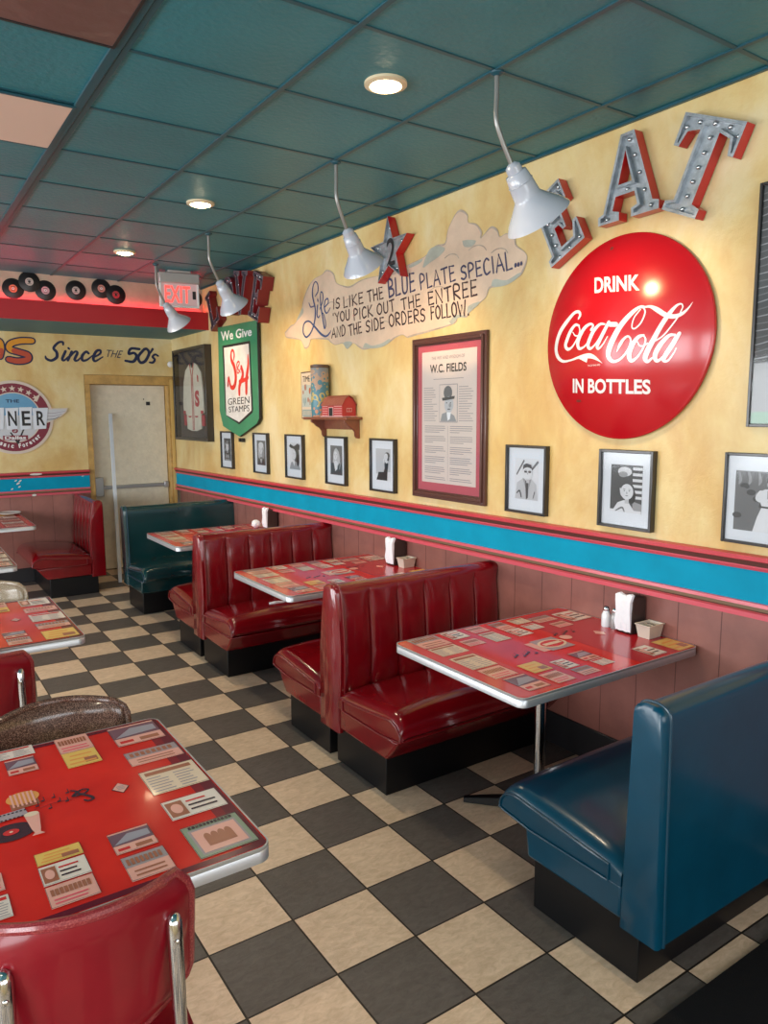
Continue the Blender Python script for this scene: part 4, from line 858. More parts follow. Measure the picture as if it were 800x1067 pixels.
# floor mat and leaning pole
o = MB(); o.prism(rrect(.02, -1.78, W-.03, -.682, .02), lambda a, b, d: (a, b, d), .001, .012, RUBBER); o = o.build('floor_mat', bevel=.003)
tag(o, 'black rubber floor mat on the tiles at the lower right corner behind the teal bench', 'mat')
POLE = mat('pole_pale', (.62, .67, .74), .35)
mb = MB(); a = Vector((.588, 5.955, .0)); b = Vector((.757, 6.675, 1.742)); 
d = (b-a).normalized(); s_ = Vector((1, 0, 0)); s_ = (s_-d*s_.dot(d)).normalized(); q = d.cross(s_)
vs = [p+s_*e*.018+q*f_*.009 for p in (a, b) for e, f_ in ((-1, -1), (1, -1), (1, 1), (-1, 1))]
mn = min(v.z for v in vs); vs = [v-Vector((0, 0, mn-.001)) for v in vs]
mb.add(vs, [(0, 1, 2, 3), (4, 5, 6, 7), (0, 1, 5, 4), (1, 2, 6, 5), (2, 3, 7, 6), (3, 0, 4, 7)], POLE)
o = mb.build('wooden_strip', bevel=.002); tag(o, 'long pale strip leaning against the cream door beside the far teal bench', 'pole')

# ------------------------------------------------------------------ gooseneck lamps
SHADE = mat('shade_white_enamel', (.47, .50, .57), .22, coat=.5); NECK = mat('neck_grey_metal', (.30, .30, .29), .35, metal=.6)
def gooseneck(x, y, label, rot=0.0, sk=1.0, power=13):
    t = thing('gooseneck_lamp', label, 'lamp', (x, y, H), rot, 'white gooseneck lamps along the wall')
    mb = MB(); mb.lathe([(.002, 0), (.026, -.001), (.024, -.010), (.010, -.018)], CEILBAR, seg=20, cap=False); mb.build('ceiling_canopy', t, smooth=True)
    P = crom([(0, 0, -.002), (.0, 0, -.09), (.0, 0, -.17), (.030, 0, -.235), (.078, 0, -.310), (.090, 0, -.328)], 6)
    mb = MB(); mb.tube(P, .0095, NECK, seg=12); mb.build('neck', t, smooth=True)
    ax = Vector((.64, 0, -.768)); o = Vector((.084, 0, -.318))
    mb = MB(); mb.lathe([(.012, -.01), (.019, -.006), (.030, .004), (.031, .028), (.036, .030)], SHADE, o, ax, seg=28); mb.build('socket', t, smooth=True, angle=40)
    mb = MB()
    prof = [(.034, .028), (.042, .032), (.050, .085), (.053, .128), (.060, .138), (.086, .168), (.113, .196), (.131, .222), (.134, .227), (.131, .227), (.109, .194), (.081, .166), (.054, .138), (.046, .120), (.036, .040)]
    mb.lathe([(r_*sk, h_*(.5+.5*sk)) for r_, h_ in prof], SHADE, o, ax, seg=44, cap=False); sh = mb.build('shade', t, smooth=True, angle=60)
    mb = MB()
    mb.lathe([(.049*sk, .070), (.051*sk, .072), (.0498*sk, .074)], SHADE, o, ax, seg=40, cap=False); mb.build('shade_rib', sh, smooth=True)
    mb = MB(); mb.lathe([(.012, .085), (.014, .11), (.030, .145), (.030, .165), (.018, .183), (.002, .188)], mat('lamp_bulb_warm', (1, .72, .42), .3, emit=5), o, ax, seg=20); mb.build('bulb', t, smooth=True, label='warm glowing bulb')
    d = bpy.data.lights.new('gooseneck_glow', 'SPOT'); d.energy = power; d.color = (1, .66, .34); d.spot_size = radians(120); d.spot_blend = .9; d.shadow_soft_size = .03
    lo = bpy.data.objects.new('gooseneck_glow', d); COL.objects.link(lo); lo.parent = t; lo.location = o+ax*.20; lo.rotation_euler = ax.to_track_quat('-Z', 'Y').to_euler()
    return t
gooseneck(.637, .358, 'white gooseneck lamp nearest the viewer, beside the large metal letter E')
gooseneck(.642, 1.541, 'white gooseneck lamp in front of the numbered metal star', radians(20), .86)
gooseneck(.655, 3.325, 'white gooseneck lamp above the green shield sign', radians(20), .86)
gooseneck(.675, 4.595, 'white gooseneck lamp farthest back, in front of the lit exit sign', radians(20), .86)

# ------------------------------------------------------------------ exit sign
t = thing('exit_sign', 'lit red exit sign in a grey housing hanging from the ceiling at the back', 'exit sign', (.94, 4.80, H), radians(-8))
EXH = mat('sign_housing_grey', (.42, .40, .39), .4, metal=.3); EXR = mat('exit_red_glow', (1, .05, .04), .4, emit=1.5); EXP = mat('exit_panel_pink', (.62, .42, .42), .35, emit=.12)
mb = MB(); mb.box((-.10, -.05, -.022), (.10, .05, -.0005), EXH); mb.build('canopy', t, bevel=.006)
mb = MB(); mb.box((-.175, -.045, -.110), (.175, .045, -.022), EXH); mb.build('housing', t, bevel=.008)
mb = MB()
for a, b in (((-.172, -.014, -.300), (-.155, .014, -.110)), ((.155, -.014, -.300), (.172, .014, -.110)), ((-.172, -.014, -.315), (.172, .014, -.300))): mb.box(a, b, WHITE)
mb.build('panel_frame', t, bevel=.002)
mb = MB(); mb.box((-.155, -.006, -.300), (.155, .006, -.110), EXP); pn = mb.build('lit_panel', t)
c = Canvas(lambda u, v, d: (u, -.0065-d, v)); c.textbox('EXIT', -.125, -.275, .095, -.13, EXR, 1, bold=.012); c.rect(.115, -.24, .145, -.17, BLK, 1); c.build('exit_lettering', pn, fixn=False, label='glowing red letters EXIT')
c = Canvas(lambda u, v, d: (-u, .0065+d, v)); c.textbox('EXIT', -.11, -.275, .11, -.13, EXR, 1, bold=.02); c.build('rear_lettering', pn, fixn=False)

# ------------------------------------------------------------------ records on the soffit
VIN = mat('record_vinyl', (.010, .010, .011), .28)
for i, (x, z, cl, lb, L_) in enumerate(((-.285, 2.848, (.62, .22, .12), 'black record with an orange label, leftmost on the soffit', 0), (-.150, 2.918, (.55, .50, .46), 'black record with a black and cream label, top of the left trio on the soffit', 1), (-.020, 2.854, (.62, .42, .46), 'black record with a pale pink label, right of the left trio on the soffit', 0),
        (.240, 2.876, (.55, .52, .48), 'single black record between the two record clusters on the soffit', 1), (.468, 2.912, (.62, .28, .22), 'black record with a salmon label, upper one of the right pair', 0), (.598, 2.866, (.42, .05, .06), 'black record with a dark red label, lower one of the right pair', 1), (1.36, 2.885, (.40, .40, .42), 'black record partly hidden behind the exit sign', 0))):
    t = thing('vinyl_record', lb, 'record', (x, 5.592-.004*(i % 2), z), 0, 'vinyl records on the soffit')
    mb = MB(); mb.lathe([(.001, 0), (.086, 0), (.089, .0012), (.086, .0024), (.001, .0024)], VIN, (0, 0, 0), (0, -1, 0), seg=48, cap=False); mb.build('disc', t, smooth=True, angle=30)
    c = Canvas(lambda u, v, d: (u, -.0026-d, v)); c.ell(0, 0, .034, .034, mat('record_label_%d' % i, cl, .5), 1, n=32); c.ell(0, 0, .011, .011, BLK if L_ else PAPER, 2); c.ell(0, 0, .004, .004, BLK, 3); c.rect(-.02, .014, .02, .018, BLK, 2); c.rect(-.016, -.02, .016, -.016, BLK, 2)
    c.build('record_label', t, fixn=False)

# ------------------------------------------------------------------ framed pictures on the right wall
FBLK = mat('frame_black', (.018, .016, .016), .3, coat=.3); MATB = mat('mount_white', (.74, .76, .80), .7)
G = [mat('photo_grey_%d' % i, (v, v, v*1.03), .5) for i, v in enumerate((.02, .07, .16, .32, .52, .70))]
def framed(name, label, u0, u1, v0, v1, fw, fd, mount, art, framem=FBLK, matm=MATB, group=None, cat='picture'):
    """frame between u0..u1, v0..v1; mount = (left,right,bottom,top) margins to the print; art(canvas,u0,v0,u1,v1)"""
    cu, cv = (u0+u1)/2, (v0+v1)/2; t = on_wall(name, label, cat, cu, cv, group); a, b = (u1-u0)/2, (v1-v0)/2
    mb = MB()
    for p, q in (((-a, -fd, -b), (-a+fw, -.001, b)), ((a-fw, -fd, -b), (a, -.001, b)), ((-a+fw, -fd, -b), (a-fw, -.001, -b+fw)), ((-a+fw, -fd, b-fw), (a-fw, -.001, b))): mb.box(p, q, framem)
    mb.build('frame', t, bevel=.002)
    mb = MB(); mb.box((-a+fw, -fd*.45, -b+fw), (a-fw, -.002, b-fw), matm); mb.build('mount', t)
    c = Canvas(lambda u, v, d: (u, -fd*.45-.0003-d, v)); l, r, bo, to = mount; art(c, -a+l, -b+bo, a-r, b-to); c.build('print', t, fixn=False)
    mb = MB(); mb.add([(-a+fw, -fd*.8, -b+fw), (a-fw, -fd*.8, -b+fw), (a-fw, -fd*.8, b-fw), (-a+fw, -fd*.8, b-fw)], [(0, 1, 2, 3)], GLASS); mb.build('glass_pane', t, fixn=False)
    return t
def N(c, x0, y0, x1, y1):
    w, h = x1-x0, y1-y0
    class K: pass
    k = K()
    k.p = lambda pts, g, L=2: c.poly([(x0+a*w, y0+b*h) for a, b in pts], G[g] if isinstance(g, int) else g, L)
    k.e = lambda a, b, ra, rb, g, L=2, rot=0: c.ell(x0+a*w, y0+b*h, ra*w, rb*h, G[g] if isinstance(g, int) else g, L, rot)
    k.bg = lambda g: c.rect(x0, y0, x1, y1, G[g] if isinstance(g, int) else g, 1)
    k.s = lambda pts, g, L=3: c.stroke([(x0+a*w, y0+b*h, q*w) for a, b, q in pts], G[g] if isinstance(g, int) else g, L)
    return k
def face(k, cx, cy, r, L=5, ar=1.25, asp=.75):
    """simple portrait face; asp = width/height of the print"""
    rx, ry = r, r*ar*asp
    k.e(cx, cy, rx, ry, 5, L); k.p([(cx-rx*.3, cy-ry*1.5), (cx+rx*.35, cy-ry*1.5), (cx+rx*.35, cy-ry*.6), (cx-rx*.3, cy-ry*.6)], 4, L-.5)
    for s in (-1, 1):
        k.e(cx+s*rx*.40, cy+ry*.12, rx*.12, ry*.055, 1, L+1); k.e(cx+s*rx*.42, cy+ry*.32, rx*.22, ry*.035, 2, L+1)
    k.p([(cx-rx*.02, cy+ry*.1), (cx+rx*.14, cy-ry*.25), (cx-rx*.1, cy-ry*.27)], 3, L+1); k.e(cx, cy-ry*.50, rx*.24, ry*.05, 2, L+1)
def art_curly(c, *r):
    k = N(c, *r); k.bg(1)
    for i in range(26): a = i*2.4; k.e(.5+.36*cos(a)*(i/26), .58+.34*sin(a)*(i/26), .10, .06, (2, 3, 0)[i % 3], 2+.01*i)
    face(k, .5, .60, .20, 5, 1.2, .7); k.p([(.1, 0), (.3, .32), (.5, .25), (.7, .32), (.9, 0)], 3, 3)
    for i in range(5): k.e(.25+i*.13, .1, .05, .03, 0, 4)
def art_blonde(c, *r):
    k = N(c, *r); k.bg(2); k.e(.5, .62, .36, .30, 4, 2); k.e(.28, .48, .14, .22, 4, 2); k.e(.74, .48, .14, .22, 3, 2); k.e(.5, .82, .30, .12, 5, 2.5); face(k, .5, .62, .21, 5, 1.25, .62)
    k.p([(.05, 0), (.2, .28), (.5, .20), (.8, .28), (.95, 0)], 1, 3); k.p([(.35, .25), (.5, .05), (.65, .25)], 4, 4)
def art_hat(c, *r):
    k = N(c, *r); k.bg(5); k.e(.66, .52, .26, .34, 1, 2); k.e(.42, .55, .20, .20, 4, 3); face(k, .44, .56, .19, 5, 1.3, .7)
    k.p([(.0, .86), (.12, .95), (.45, .86), (.8, .98), (1, .92), (.95, .74), (.5, .76), (.18, .80)], 1, 8); k.p([(.0, 0), (.15, .26), (.42, .30), (.75, .28), (1, .05), (1, 0)], 3, 4); k.p([(.3, .30), (.45, .12), (.55, .32)], 5, 5); k.e(.8, .35, .12, .22, 0, 4)
def art_waves(c, *r):
    k = N(c, *r); k.bg(2); k.e(.5, .62, .26, .28, 3, 2); k.p([(.3, .8), (.2, .4), (.35, .25), (.55, .3), (.8, .35), (.85, .55), (.72, .8), (.5, .93)], 4, 2.5); face(k, .46, .66, .17, 5, 1.3, .65)
    k.p([(.0, 0), (.05, .38), (.3, .42), (.5, .22), (.8, .42), (1, .35), (1, 0)], 1, 4); k.p([(.3, .42), (.42, .12), (.6, .2), (.66, .42), (.5, .5)], 5, 4.5); k.s([(.78, .6, .04), (.85, .4, .05), (.8, .2, .04)], 4, 6)
def art_gown(c, *r):
    k = N(c, *r); k.bg(4); k.p([(.0, 0), (1, 0), (1, .3), (0, .2)], 5, 1.5); face(k, .72, .76, .12, 5, 1.3, .66); k.e(.78, .80, .17, .10, 1, 3); k.e(.84, .72, .08, .09, 1, 3.2)
    k.p([(.6, .56), (.68, .64), (.78, .63), (.86, .54), (.8, .3), (.78, .02), (.05, .02), (.12, .12), (.2, .27), (.55, .28), (.62, .40)], 0, 4); k.s([(.60, .56, .05), (.56, .66, .05), (.66, .70, .04)], 5, 6); k.p([(.62, .62), (.70, .69), (.80, .66), (.84, .58), (.72, .55)], 5, 4.5)
def art_glasses_man(c, *r):
    k = N(c, *r); k.bg(5); k.s([(.08, .60, .05), (.38, .94, .06)], 2, 2); k.s([(.70, .72, .06), (.96, .92, .08)], 2, 2)
    k.p([(.02, 0), (.1, .40), (.38, .52), (.5, .42), (.7, .52), (.92, .38), (.98, 0)], 4, 3); k.p([(.42, .50), (.52, .44), (.60, .50), (.58, .05), (.50, .0), (.47, .3)], 1, 4); k.p([(.34, .52), (.47, .28), (.46, .48)], 3, 4); k.p([(.72, .50), (.60, .26), (.62, .48)], 3, 4)
    face(k, .56, .66, .19, 5, 1.35, .66); k.p([(.36, .72), (.38, .84), (.52, .88), (.70, .85), (.77, .72), (.72, .76), (.55, .79), (.42, .76)], 1, 8)
    for s in (-1, 1): k.p([(.56+s*.02, .695), (.56+s*.15, .70), (.56+s*.14, .655), (.56+s*.04, .65)], 1, 6.4)
    k.p([(.45, .585), (.56, .555), (.67, .59), (.56, .60)], G[5], 8); k.s([(.1, .14, .03), (.22, .2, .05), (.3, .05, .04)], 1, 5); k.s([(.8, .05, .03), (.86, .2, .04)], 2, 5)
def art_rest(c, *r):
    k = N(c, *r); k.bg(1)
    for i in range(6): k.p([(.70, .30+i*.12), (1, .30+i*.12), (1, .36+i*.12), (.70, .36+i*.12)], 5, 2); 
    k.p([(.72, 0), (1, 0), (1, .2), (.72, .25)], 3, 2); k.e(.45, .86, .22, .10, 5, 2.5); k.e(.40, .80, .14, .06, 3, 3)
    k.e(.54, .46, .24, .18, 1, 3.2, .3); k.e(.70, .36, .11, .16, 0, 3.1); k.p([(0, 0), (.12, .05), (.25, .20), (.45, .26), (.6, .22), (.78, .05), (.8, 0)], 5, 4); k.s([(.2, .02, .03), (.4, .10, .05), (.48, .02, .03)], 2, 6); face(k, .54, .44, .20, 5, 1.25, .66); k.s([(.34, .50, .04), (.38, .38, .05), (.46, .33, .04)], 5, 9)
    k.p([(0, -.0), (1, 0), (1, .06), (0, .05)], 5, 3.9)
def art_player(c, *r):
    k = N(c, *r); k.bg(2)
    for i in range(14): k.e((i*.37) % 1*.9+.05, .25+.6*((i*.61) % 1), .07, .05, (1, 3, 2)[i % 3], 2+.01*i)
    for i in range(7): k.s([(.05+i*.15, .98, .02), (.08+i*.15, .86, .05), (.06+i*.15, .78, .02)], 3, 3)
    k.p([(.30, 0), (.36, .25), (.42, .42), (.38, .56), (.36, .66), (.46, .72), (.70, .72), (.82, .64), (.80, .46), (.78, .30), (.90, 0), (.66, 0), (.60, .22), (.54, 0)], 5, 5)
    face(k, .58, .80, .095, 6, 1.25, .7); k.p([(.48, .83), (.50, .89), (.62, .90), (.70, .84), (.78, .83), (.70, .82)], 1, 9); k.p([(.38, .44), (.80, .42), (.80, .39), (.38, .41)], 1, 6); k.s([(.40, .66, .07), (.36, .55, .07), (.52, .52, .06)], 5, 7); k.s([(.80, .62, .07), (.84, .52, .07), (.66, .50, .06)], 5, 7); k.e(.6, .52, .09, .06, 2, 8)
    for q in range(3): k.s([(.5+q*.09, .70, .012), (.5+q*.09, .56, .012)], 3, 7)
SP = 'small framed black and white photographs along the dado rail'
fr = lambda lab, y1, y0, art, w=.018: framed('framed_photograph', lab, -y1, -y0, 1.212, 1.572, .014, .032, (.062, .062, .075, .068), art, group=SP)
fr('small framed photograph of a curly haired person, leftmost, below the green shield sign', 5.170, 4.880, art_curly)
fr('small framed photograph of a light haired woman, second from the left of the row', 4.398, 4.100, art_blonde)
fr('small framed photograph of a woman in a wide dark hat, third from left', 3.755, 3.445, art_hat)
fr('small framed photograph of a woman with long wavy hair, below the shelf', 3.080, 2.785, art_waves)
fr('small framed photograph of a seated woman in a black gown', 2.460, 2.160, art_gown)
fr('small framed photograph of a smiling man in glasses, right of the tall brown frame', 1.110, .815, art_glasses_man)
fr('small framed photograph of a dark haired head, under the round red sign', .480, .183, art_rest)
framed('framed_photograph', 'framed photograph of a baseball player in a white uniform at the right edge', .142, .50, 1.222, 1.582, .012, .022, (.045, .045, .055, .070), art_player, group=SP)
def art_big(c, *r):
    k = N(c, *r); k.bg(1)
    for i in range(24): k.s([(-.0, .28+i*.03, .006), (.25, .30+i*.03+.012*sin(i), .010), (.5, .27+i*.03, .008), (1, .31+i*.03, .006)], 2 if i % 2 else 3, 2+.01*i)
    k.p([(0, 0), (1, 0), (1, .30), (0, .26)], 3, 3); k.p([(0, .0), (1, 0), (1, .07), (0, .05)], mat('photo_green_tint', (.25, .42, .30), .5), 4); k.p([(.15, .05), (.35, .05), (.33, .24), (.2, .22)], 4, 5)
framed('large_framed_picture', 'large dark grey framed picture cut off by the right edge of the view', .221, .92, 1.683, 2.585, .012, .022, (.013, .013, .013, .013), art_big, matm=G[1], cat='picture')

# tall brown framed poster
PB = mat('frame_brown_wood', (.085, .030, .022), .32, coat=.4); PM = mat('mount_rose', (.52, .10, .13), .6); PP = mat('poster_paper', (.70, .60, .54), .6); PPB = mat('poster_ink_grey', (.32, .28, .29), .6)
t = on_wall('framed_poster', 'tall brown framed poster with a man in a top hat on a rose mount', 'poster', -1.625, 1.705)
a, b = .345, .487
mb = MB()
for i, (o_, w_, d_) in enumerate(((0, .022, .022), (.020, .018, .032), (.036, .012, .018))):
    for p, q in (((-a+o_, -d_, -b+o_), (-a+o_+w_, -.001, b-o_)), ((a-o_-w_, -d_, -b+o_), (a-o_, -.001, b-o_)), ((-a+o_+w_, -d_, -b+o_), (a-o_-w_, -.001, -b+o_+w_)), ((-a+o_+w_, -d_, b-o_-w_), (a-o_-w_, -.001, b-o_))): mb.box(p, q, PB)
mb.build('frame', t, bevel=.003)
mb = MB(); mb.box((-a+.045, -.010, -b+.045), (a-.045, -.002, b-.045), PM); mb.build('mount', t)
c = Canvas(lambda u, v, d: (u, -.0103-d, v)); px0, px1, py0, py1 = -.255, .255, -.388, .402
c.rect(px0, py0, px1, py1, PP, 1); c.textbox('W.C. FIELDS', -.175, .275, .165, .325, BLK, 2, bold=.02)
c.textbox('THE WIT AND WISDOM OF', -.16, .352, .15, .372, PPB, 2); c.rect(-.14, .235, .14, .238, PPB, 2)
c.rect(-.082, -.02, .088, .205, PPB, 2); c.rect(-.078, -.016, .084, .201, PP, 3)
c.ell(.0, .155, .040, .040, G[2], 4); c.poly([(-.055, .125), (.065, .135), (.06, .118), (-.05, .108)], G[1], 5); c.ell(.01, .085, .042, .048, G[4], 4.5); c.ell(.022, .08, .012, .012, G[3], 6)
for s in (-1, 1): c.ell(.008+s*.018, .095, .006, .003, G[0], 6)
c.ell(.012, .058, .016, .004, G[2], 6); c.poly([(-.07, -.014), (-.055, .03), (0, .045), (.06, .02), (.08, -.014)], G[3], 4.2); c.poly([(-.01, .04), (.03, .04), (.02, .0), (0, -.01)], PAPER, 5)
R = random.Random(3)
for s_, (c0, c1) in ((0, (-.235, -.095)), (1, (.10, .235))):
    v = .185
    for q in range(15): c.rect(c0, v, c0+(c1-c0)*R.uniform(.55, 1), v+.0035, PPB, 2); v -= .014
for s_, (c0, c1) in ((0, (-.225, -.02)), (1, (.02, .225))):
    v = -.045; q = 0
    while v > -.375:
        c.rect(c0+(0 if q % 4 else .0), v, c0+(c1-c0)*(R.uniform(.35, .8) if q % 4 == 3 else R.uniform(.88, 1)), v+.004, PPB, 2); v -= .012 if q % 4 != 3 else .026; q += 1
c.rect(-.001, -.37, .001, -.04, PPB, 2)
c.build('poster_print', t, fixn=False)
mb = MB(); mb.add([(-a+.045, -.016, -b+.045), (a-.045, -.016, -b+.045), (a-.045, -.016, b-.045), (-a+.045, -.016, b-.045)], [(0, 1, 2, 3)], GLASS); mb.build('glass_pane', t, fixn=False)

# shadow box with the baseball shirt
t = on_wall('jersey_display_case', 'black framed display case with a white and red buttoned sports shirt near the corner', 'display case', -5.885, 1.945)
a, b = .495, .485
mb = MB(); D_ = .075
for p, q in (((-a, -D_, -b), (-a+.028, -.001, b)), ((a-.028, -D_, -b), (a, -.001, b)), ((-a+.028, -D_, -b), (a-.028, -.001, -b+.028)), ((-a+.028, -D_, b-.028), (a-.028, -.001, b))): mb.box(p, q, FBLK)
mb.build('frame', t, bevel=.003)
mb = MB(); mb.box((-a+.028, -.012, -b+.028), (a-.028, -.002, b-.028), mat('case_back_taupe', (.055, .046, .046), .85, var=.3, vscale=12)); bk_ = mb.build('case_back', t)
SHW = mat('shirt_offwhite', (.62, .60, .50), .85, var=.08, vscale=6, bump=.4, bscale=12); SHR = mat('shirt_red', (.42, .03, .05), .8)
body = [(-.06, .33), (-.02, .28), (.02, .28), (.06, .33), (.16, .30), (.26, .22), (.30, .02), (.31, -.16), (.30, -.20), (.22, -.21), (.225, -.36), (.08, -.385), (-.08, -.385), (-.20, -.365), (-.21, -.21), (-.29, -.20), (-.31, -.10), (-.27, .14), (-.20, .26)]
mb = MB(); mb.prism(body, lambda u, v, d: (u, -.013-d, v), 0, .022, SHW); mb.build('shirt', t, bevel=.006)
c = Canvas(lambda u, v, d: (u, -.0352-d, v))
for s in (-1, 1):
    c.stroke([(s*.06, .325, .022), (s*.018, .20, .020), (s*.018, .0, .018), (s*.018, -.375, .018)], SHR, 1, smooth=0, rcap=False)
    c.rect(min(s*.225, s*.30), -.205, max(s*.225, s*.30), -.17, SHR, 1)
c.textbox('S', .07, -.13, .20, .04, SHR, 2, bold=.05); c.poly([(.15, .21), (.19, .18), (.19, .12), (.16, .13)], SHR, 2)
for s in (-1, 1): c.ell(s*.10, -.225, .05, .018, SHR, 2, a0=pi, a1=2*pi)
c.build('shirt_trim', t, fixn=False)
mb = MB()
for s in (-1, 1): mb.box((min(s*.23, s*.31), -.030, -.33), (max(s*.23, s*.31), -.013, -.215), SHR)
mb.build('sleeve_cuff', t, bevel=.004)
mb = MB(); mb.add([(-a+.028, -D_*.9, -b+.028), (a-.028, -D_*.9, -b+.028), (a-.028, -D_*.9, b-.028), (-a+.028, -D_*.9, b-.028)], [(0, 1, 2, 3)], GLASS); mb.build('glass_pane', t, fixn=False)

# ------------------------------------------------------------------ painted cloud mural with lettering
HAND = {'I': (.22, [[(.5, 1), (.5, 0)]]), 'S': (.62, [[(.95, .86), (.6, 1), (.15, .86), (.2, .6), (.75, .45), (.9, .2), (.5, 0), (.05, .10)]]), 'L': (.6, [[(.1, 1), (.1, .0), (.95, .04)]]),
 'K': (.7, [[(.1, 1), (.1, 0)], [(.9, .98), (.14, .45), (.95, .0)]]), 'E': (.6, [[(.9, .97), (.1, 1), (.1, 0), (.95, .04)], [(.1, .52), (.8, .55)]]), 'T': (.7, [[(0, .96), (1, 1)], [(.5, 1), (.5, 0)]]),
 'H': (.7, [[(.1, 1), (.1, 0)], [(.9, 1), (.9, 0)], [(.1, .48), (.9, .52)]]), 'B': (.66, [[(.1, 0), (.1, 1), (.7, .95), (.75, .65), (.1, .52), (.85, .42), (.9, .12), (.1, 0)]]), 'U': (.7, [[(.1, 1), (.1, .2), (.45, 0), (.85, .2), (.9, 1)]]),
 'P': (.62, [[(.12, 0), (.12, 1), (.8, .95), (.88, .62), (.14, .45)]]), 'A': (.74, [[(.0, 0), (.5, 1), (1, 0)], [(.2, .36), (.82, .38)]]), 'C': (.66, [[(.95, .85), (.6, 1), (.15, .75), (.1, .3), (.4, 0), (.95, .12)]]),
 'Y': (.7, [[(0, 1), (.5, .5), (1, 1)], [(.5, .5), (.5, 0)]]), 'O': (.76, [[(.5, 1), (.1, .75), (.1, .25), (.5, 0), (.9, .25), (.9, .75), (.5, 1)]]), 'D': (.7, [[(.1, 0), (.1, 1), (.65, .92), (.92, .5), (.65, .08), (.1, 0)]]),
 'N': (.74, [[(.08, 0), (.08, 1), (.9, 0), (.92, 1)]]), 'R': (.68, [[(.1, 0), (.1, 1), (.8, .95), (.82, .6), (.12, .5), (.95, 0)]]), 'F': (.58, [[(.95, .98), (.1, 1), (.1, 0)], [(.1, .52), (.8, .55)]]), 'W': (1.15, [[(0, 1), (.25, 0), (.5, .7), (.75, 0), (1, 1)]]),
 "'": (.22, [[(.6, 1), (.4, .8)]]), '.': (.22, [[(.5, .05), (.5, .0)]])}
CURV = set('SCOUBDPR')
def handword(c, word, quad, m, L, wr=.105):
    tl, tr, br, bl = quad; gap = .20; tot = sum(HAND[ch][0] for ch in word)+gap*(len(word)-1); x = 0
    hgt = (math.dist(tl, bl)+math.dist(tr, br))/2; R = random.Random(word)
    if word == "'": hgt *= 3
    if word == '...': hgt = .14
    def mp(a, b): return tuple((bl[i]*(1-a)+br[i]*a)*(1-b)+(tl[i]*(1-a)+tr[i]*a)*b for i in (0, 1))
    for ch in word:
        w, S = HAND[ch]
        for s in S:
            pts = []
            for i, (a, b) in enumerate(s):
                q = mp((x+a*w)/tot, b if word != '...' else .12+b*2); pts.append((*q, hgt*wr*(1.1 if i else 1.0)*R.uniform(.9, 1.08)))
            c.stroke(pts, m, L, smooth=5 if ch in CURV else 0)
            if len(pts) > 2 and ch not in CURV:
                for p in pts[1:-1]: c.ell(p[0], p[1], p[2]/2, p[2]/2, m, L, n=8)
        x += w+gap
t = on_wall('cloud_mural', 'painted cloud mural with blue plate special saying hand-lettered on the golden wall', 'mural', 0, 0)
CL1 = mat('mural_cloud_beige', (.66, .50, .37), .5, var=.10, vscale=6); CL2 = mat('mural_cloud_shadow', (.40, .42, .36), .5, var=.15, vscale=10); CL3 = mat('mural_cloud_edge', (.44, .36, .29), .5, var=.2, vscale=14)
c = Canvas(lambda u, v, d: (u, -.002-d, v))
ln = [(a, b, .010+.006*sin(i*1.7)) for i, (a, b) in enumerate(CLOUD+[CLOUD[0]])]
dense = crom([(a, b) for a, b in CLOUD+[CLOUD[0]]], 4)
c.poly(dense[:-1], CL1, 0); c.stroke(ln, CL3, 1, smooth=4, wmul=.8)
for p in CLOUDPATCH: c.poly(crom(p+[p[0]], 4)[:-1], CL2, 1.5)
for i, (u_, v_, r_) in enumerate(((-1.62, 2.60, .06), (-1.40, 2.60, .07), (-1.22, 2.56, .06), (-3.0, 2.50, .06), (-2.75, 2.50, .05), (-2.3, 2.30, .05), (-1.75, 2.42, .08))):
    c.stroke([(u_+r_*1.3*cos(a), v_+r_*.8*sin(a), .008) for a in [.3+.5*j for j in range(5)]], CL3, 1.6, wmul=.8)
c.build('cloud', t, fixn=False)
MBR = mat('mural_ink_brown', (.045, .022, .025), .55); MBL = mat('mural_ink_indigo', (.05, .05, .11), .55); MBB = mat('mural_ink_blue', (.035, .075, .20), .5)
c = Canvas(lambda u, v, d: (u, -.0035-d, v))
for w_, col_, quad in WORDS: handword(c, w_, quad, MBL if col_ else MBR, 1, .135 if not col_ else .12)
c.build('hand_lettering', t, fixn=False)
c = Canvas(lambda u, v, d: (u, -.0035-d, v))
for s in LIFE: c.stroke(s, MBB, 1, wmul=1.25)
c.build('script_word', t, fixn=False, label='large blue script word Life')

# ------------------------------------------------------------------ round convex sign
t = on_wall('round_button_sign', 'large glossy red convex round sign with white script lettering below the metal letters', 'sign', -.38, 2.07)
SR0, SH_ = .45, .10; SR = (SR0**2+SH_**2)/(2*SH_)
def dz_(r): return .02+SH_-(SR-sqrt(SR*SR-min(r, SR0)**2))
SIGNR = mat('enamel_red', (.47, .005, .012), .22, coat=.35, coat_rough=.12, bump=.02, bscale=3)
mb = MB(); mb.lathe([(r, dz_(r)) for r in (.0005, .05, .1, .15, .2, .25, .3, .34, .37, .40, .42, .435, .445)]+[(.4485, .0215), (.4500, .016), (.4485, .006)], SIGNR, (0, 0, 0), (0, -1, 0), seg=96, cap=False); mb.build('dome', t, smooth=True, angle=80)
mb = MB(); mb.lathe([(.448, .004), (.44, .001), (.30, .001)], mat('sign_rim_dark', (.10, .03, .02), .4), (0, 0, 0), (0, -1, 0), seg=64, cap=False); mb.build('back_rim', t, smooth=True)
SW = mat('enamel_white', (.80, .80, .82), .25, coat=.4)
def dome_fn(u, v, d): return (u, -dz_(sqrt(u*u+v*v))-.0012-d, v)
c = Canvas(dome_fn)
for s in COLA: c.stroke(s, SW, 1, smooth=7)
PZ = [COLA[0][-6], COLA[0][-5], COLA[0][-4]]
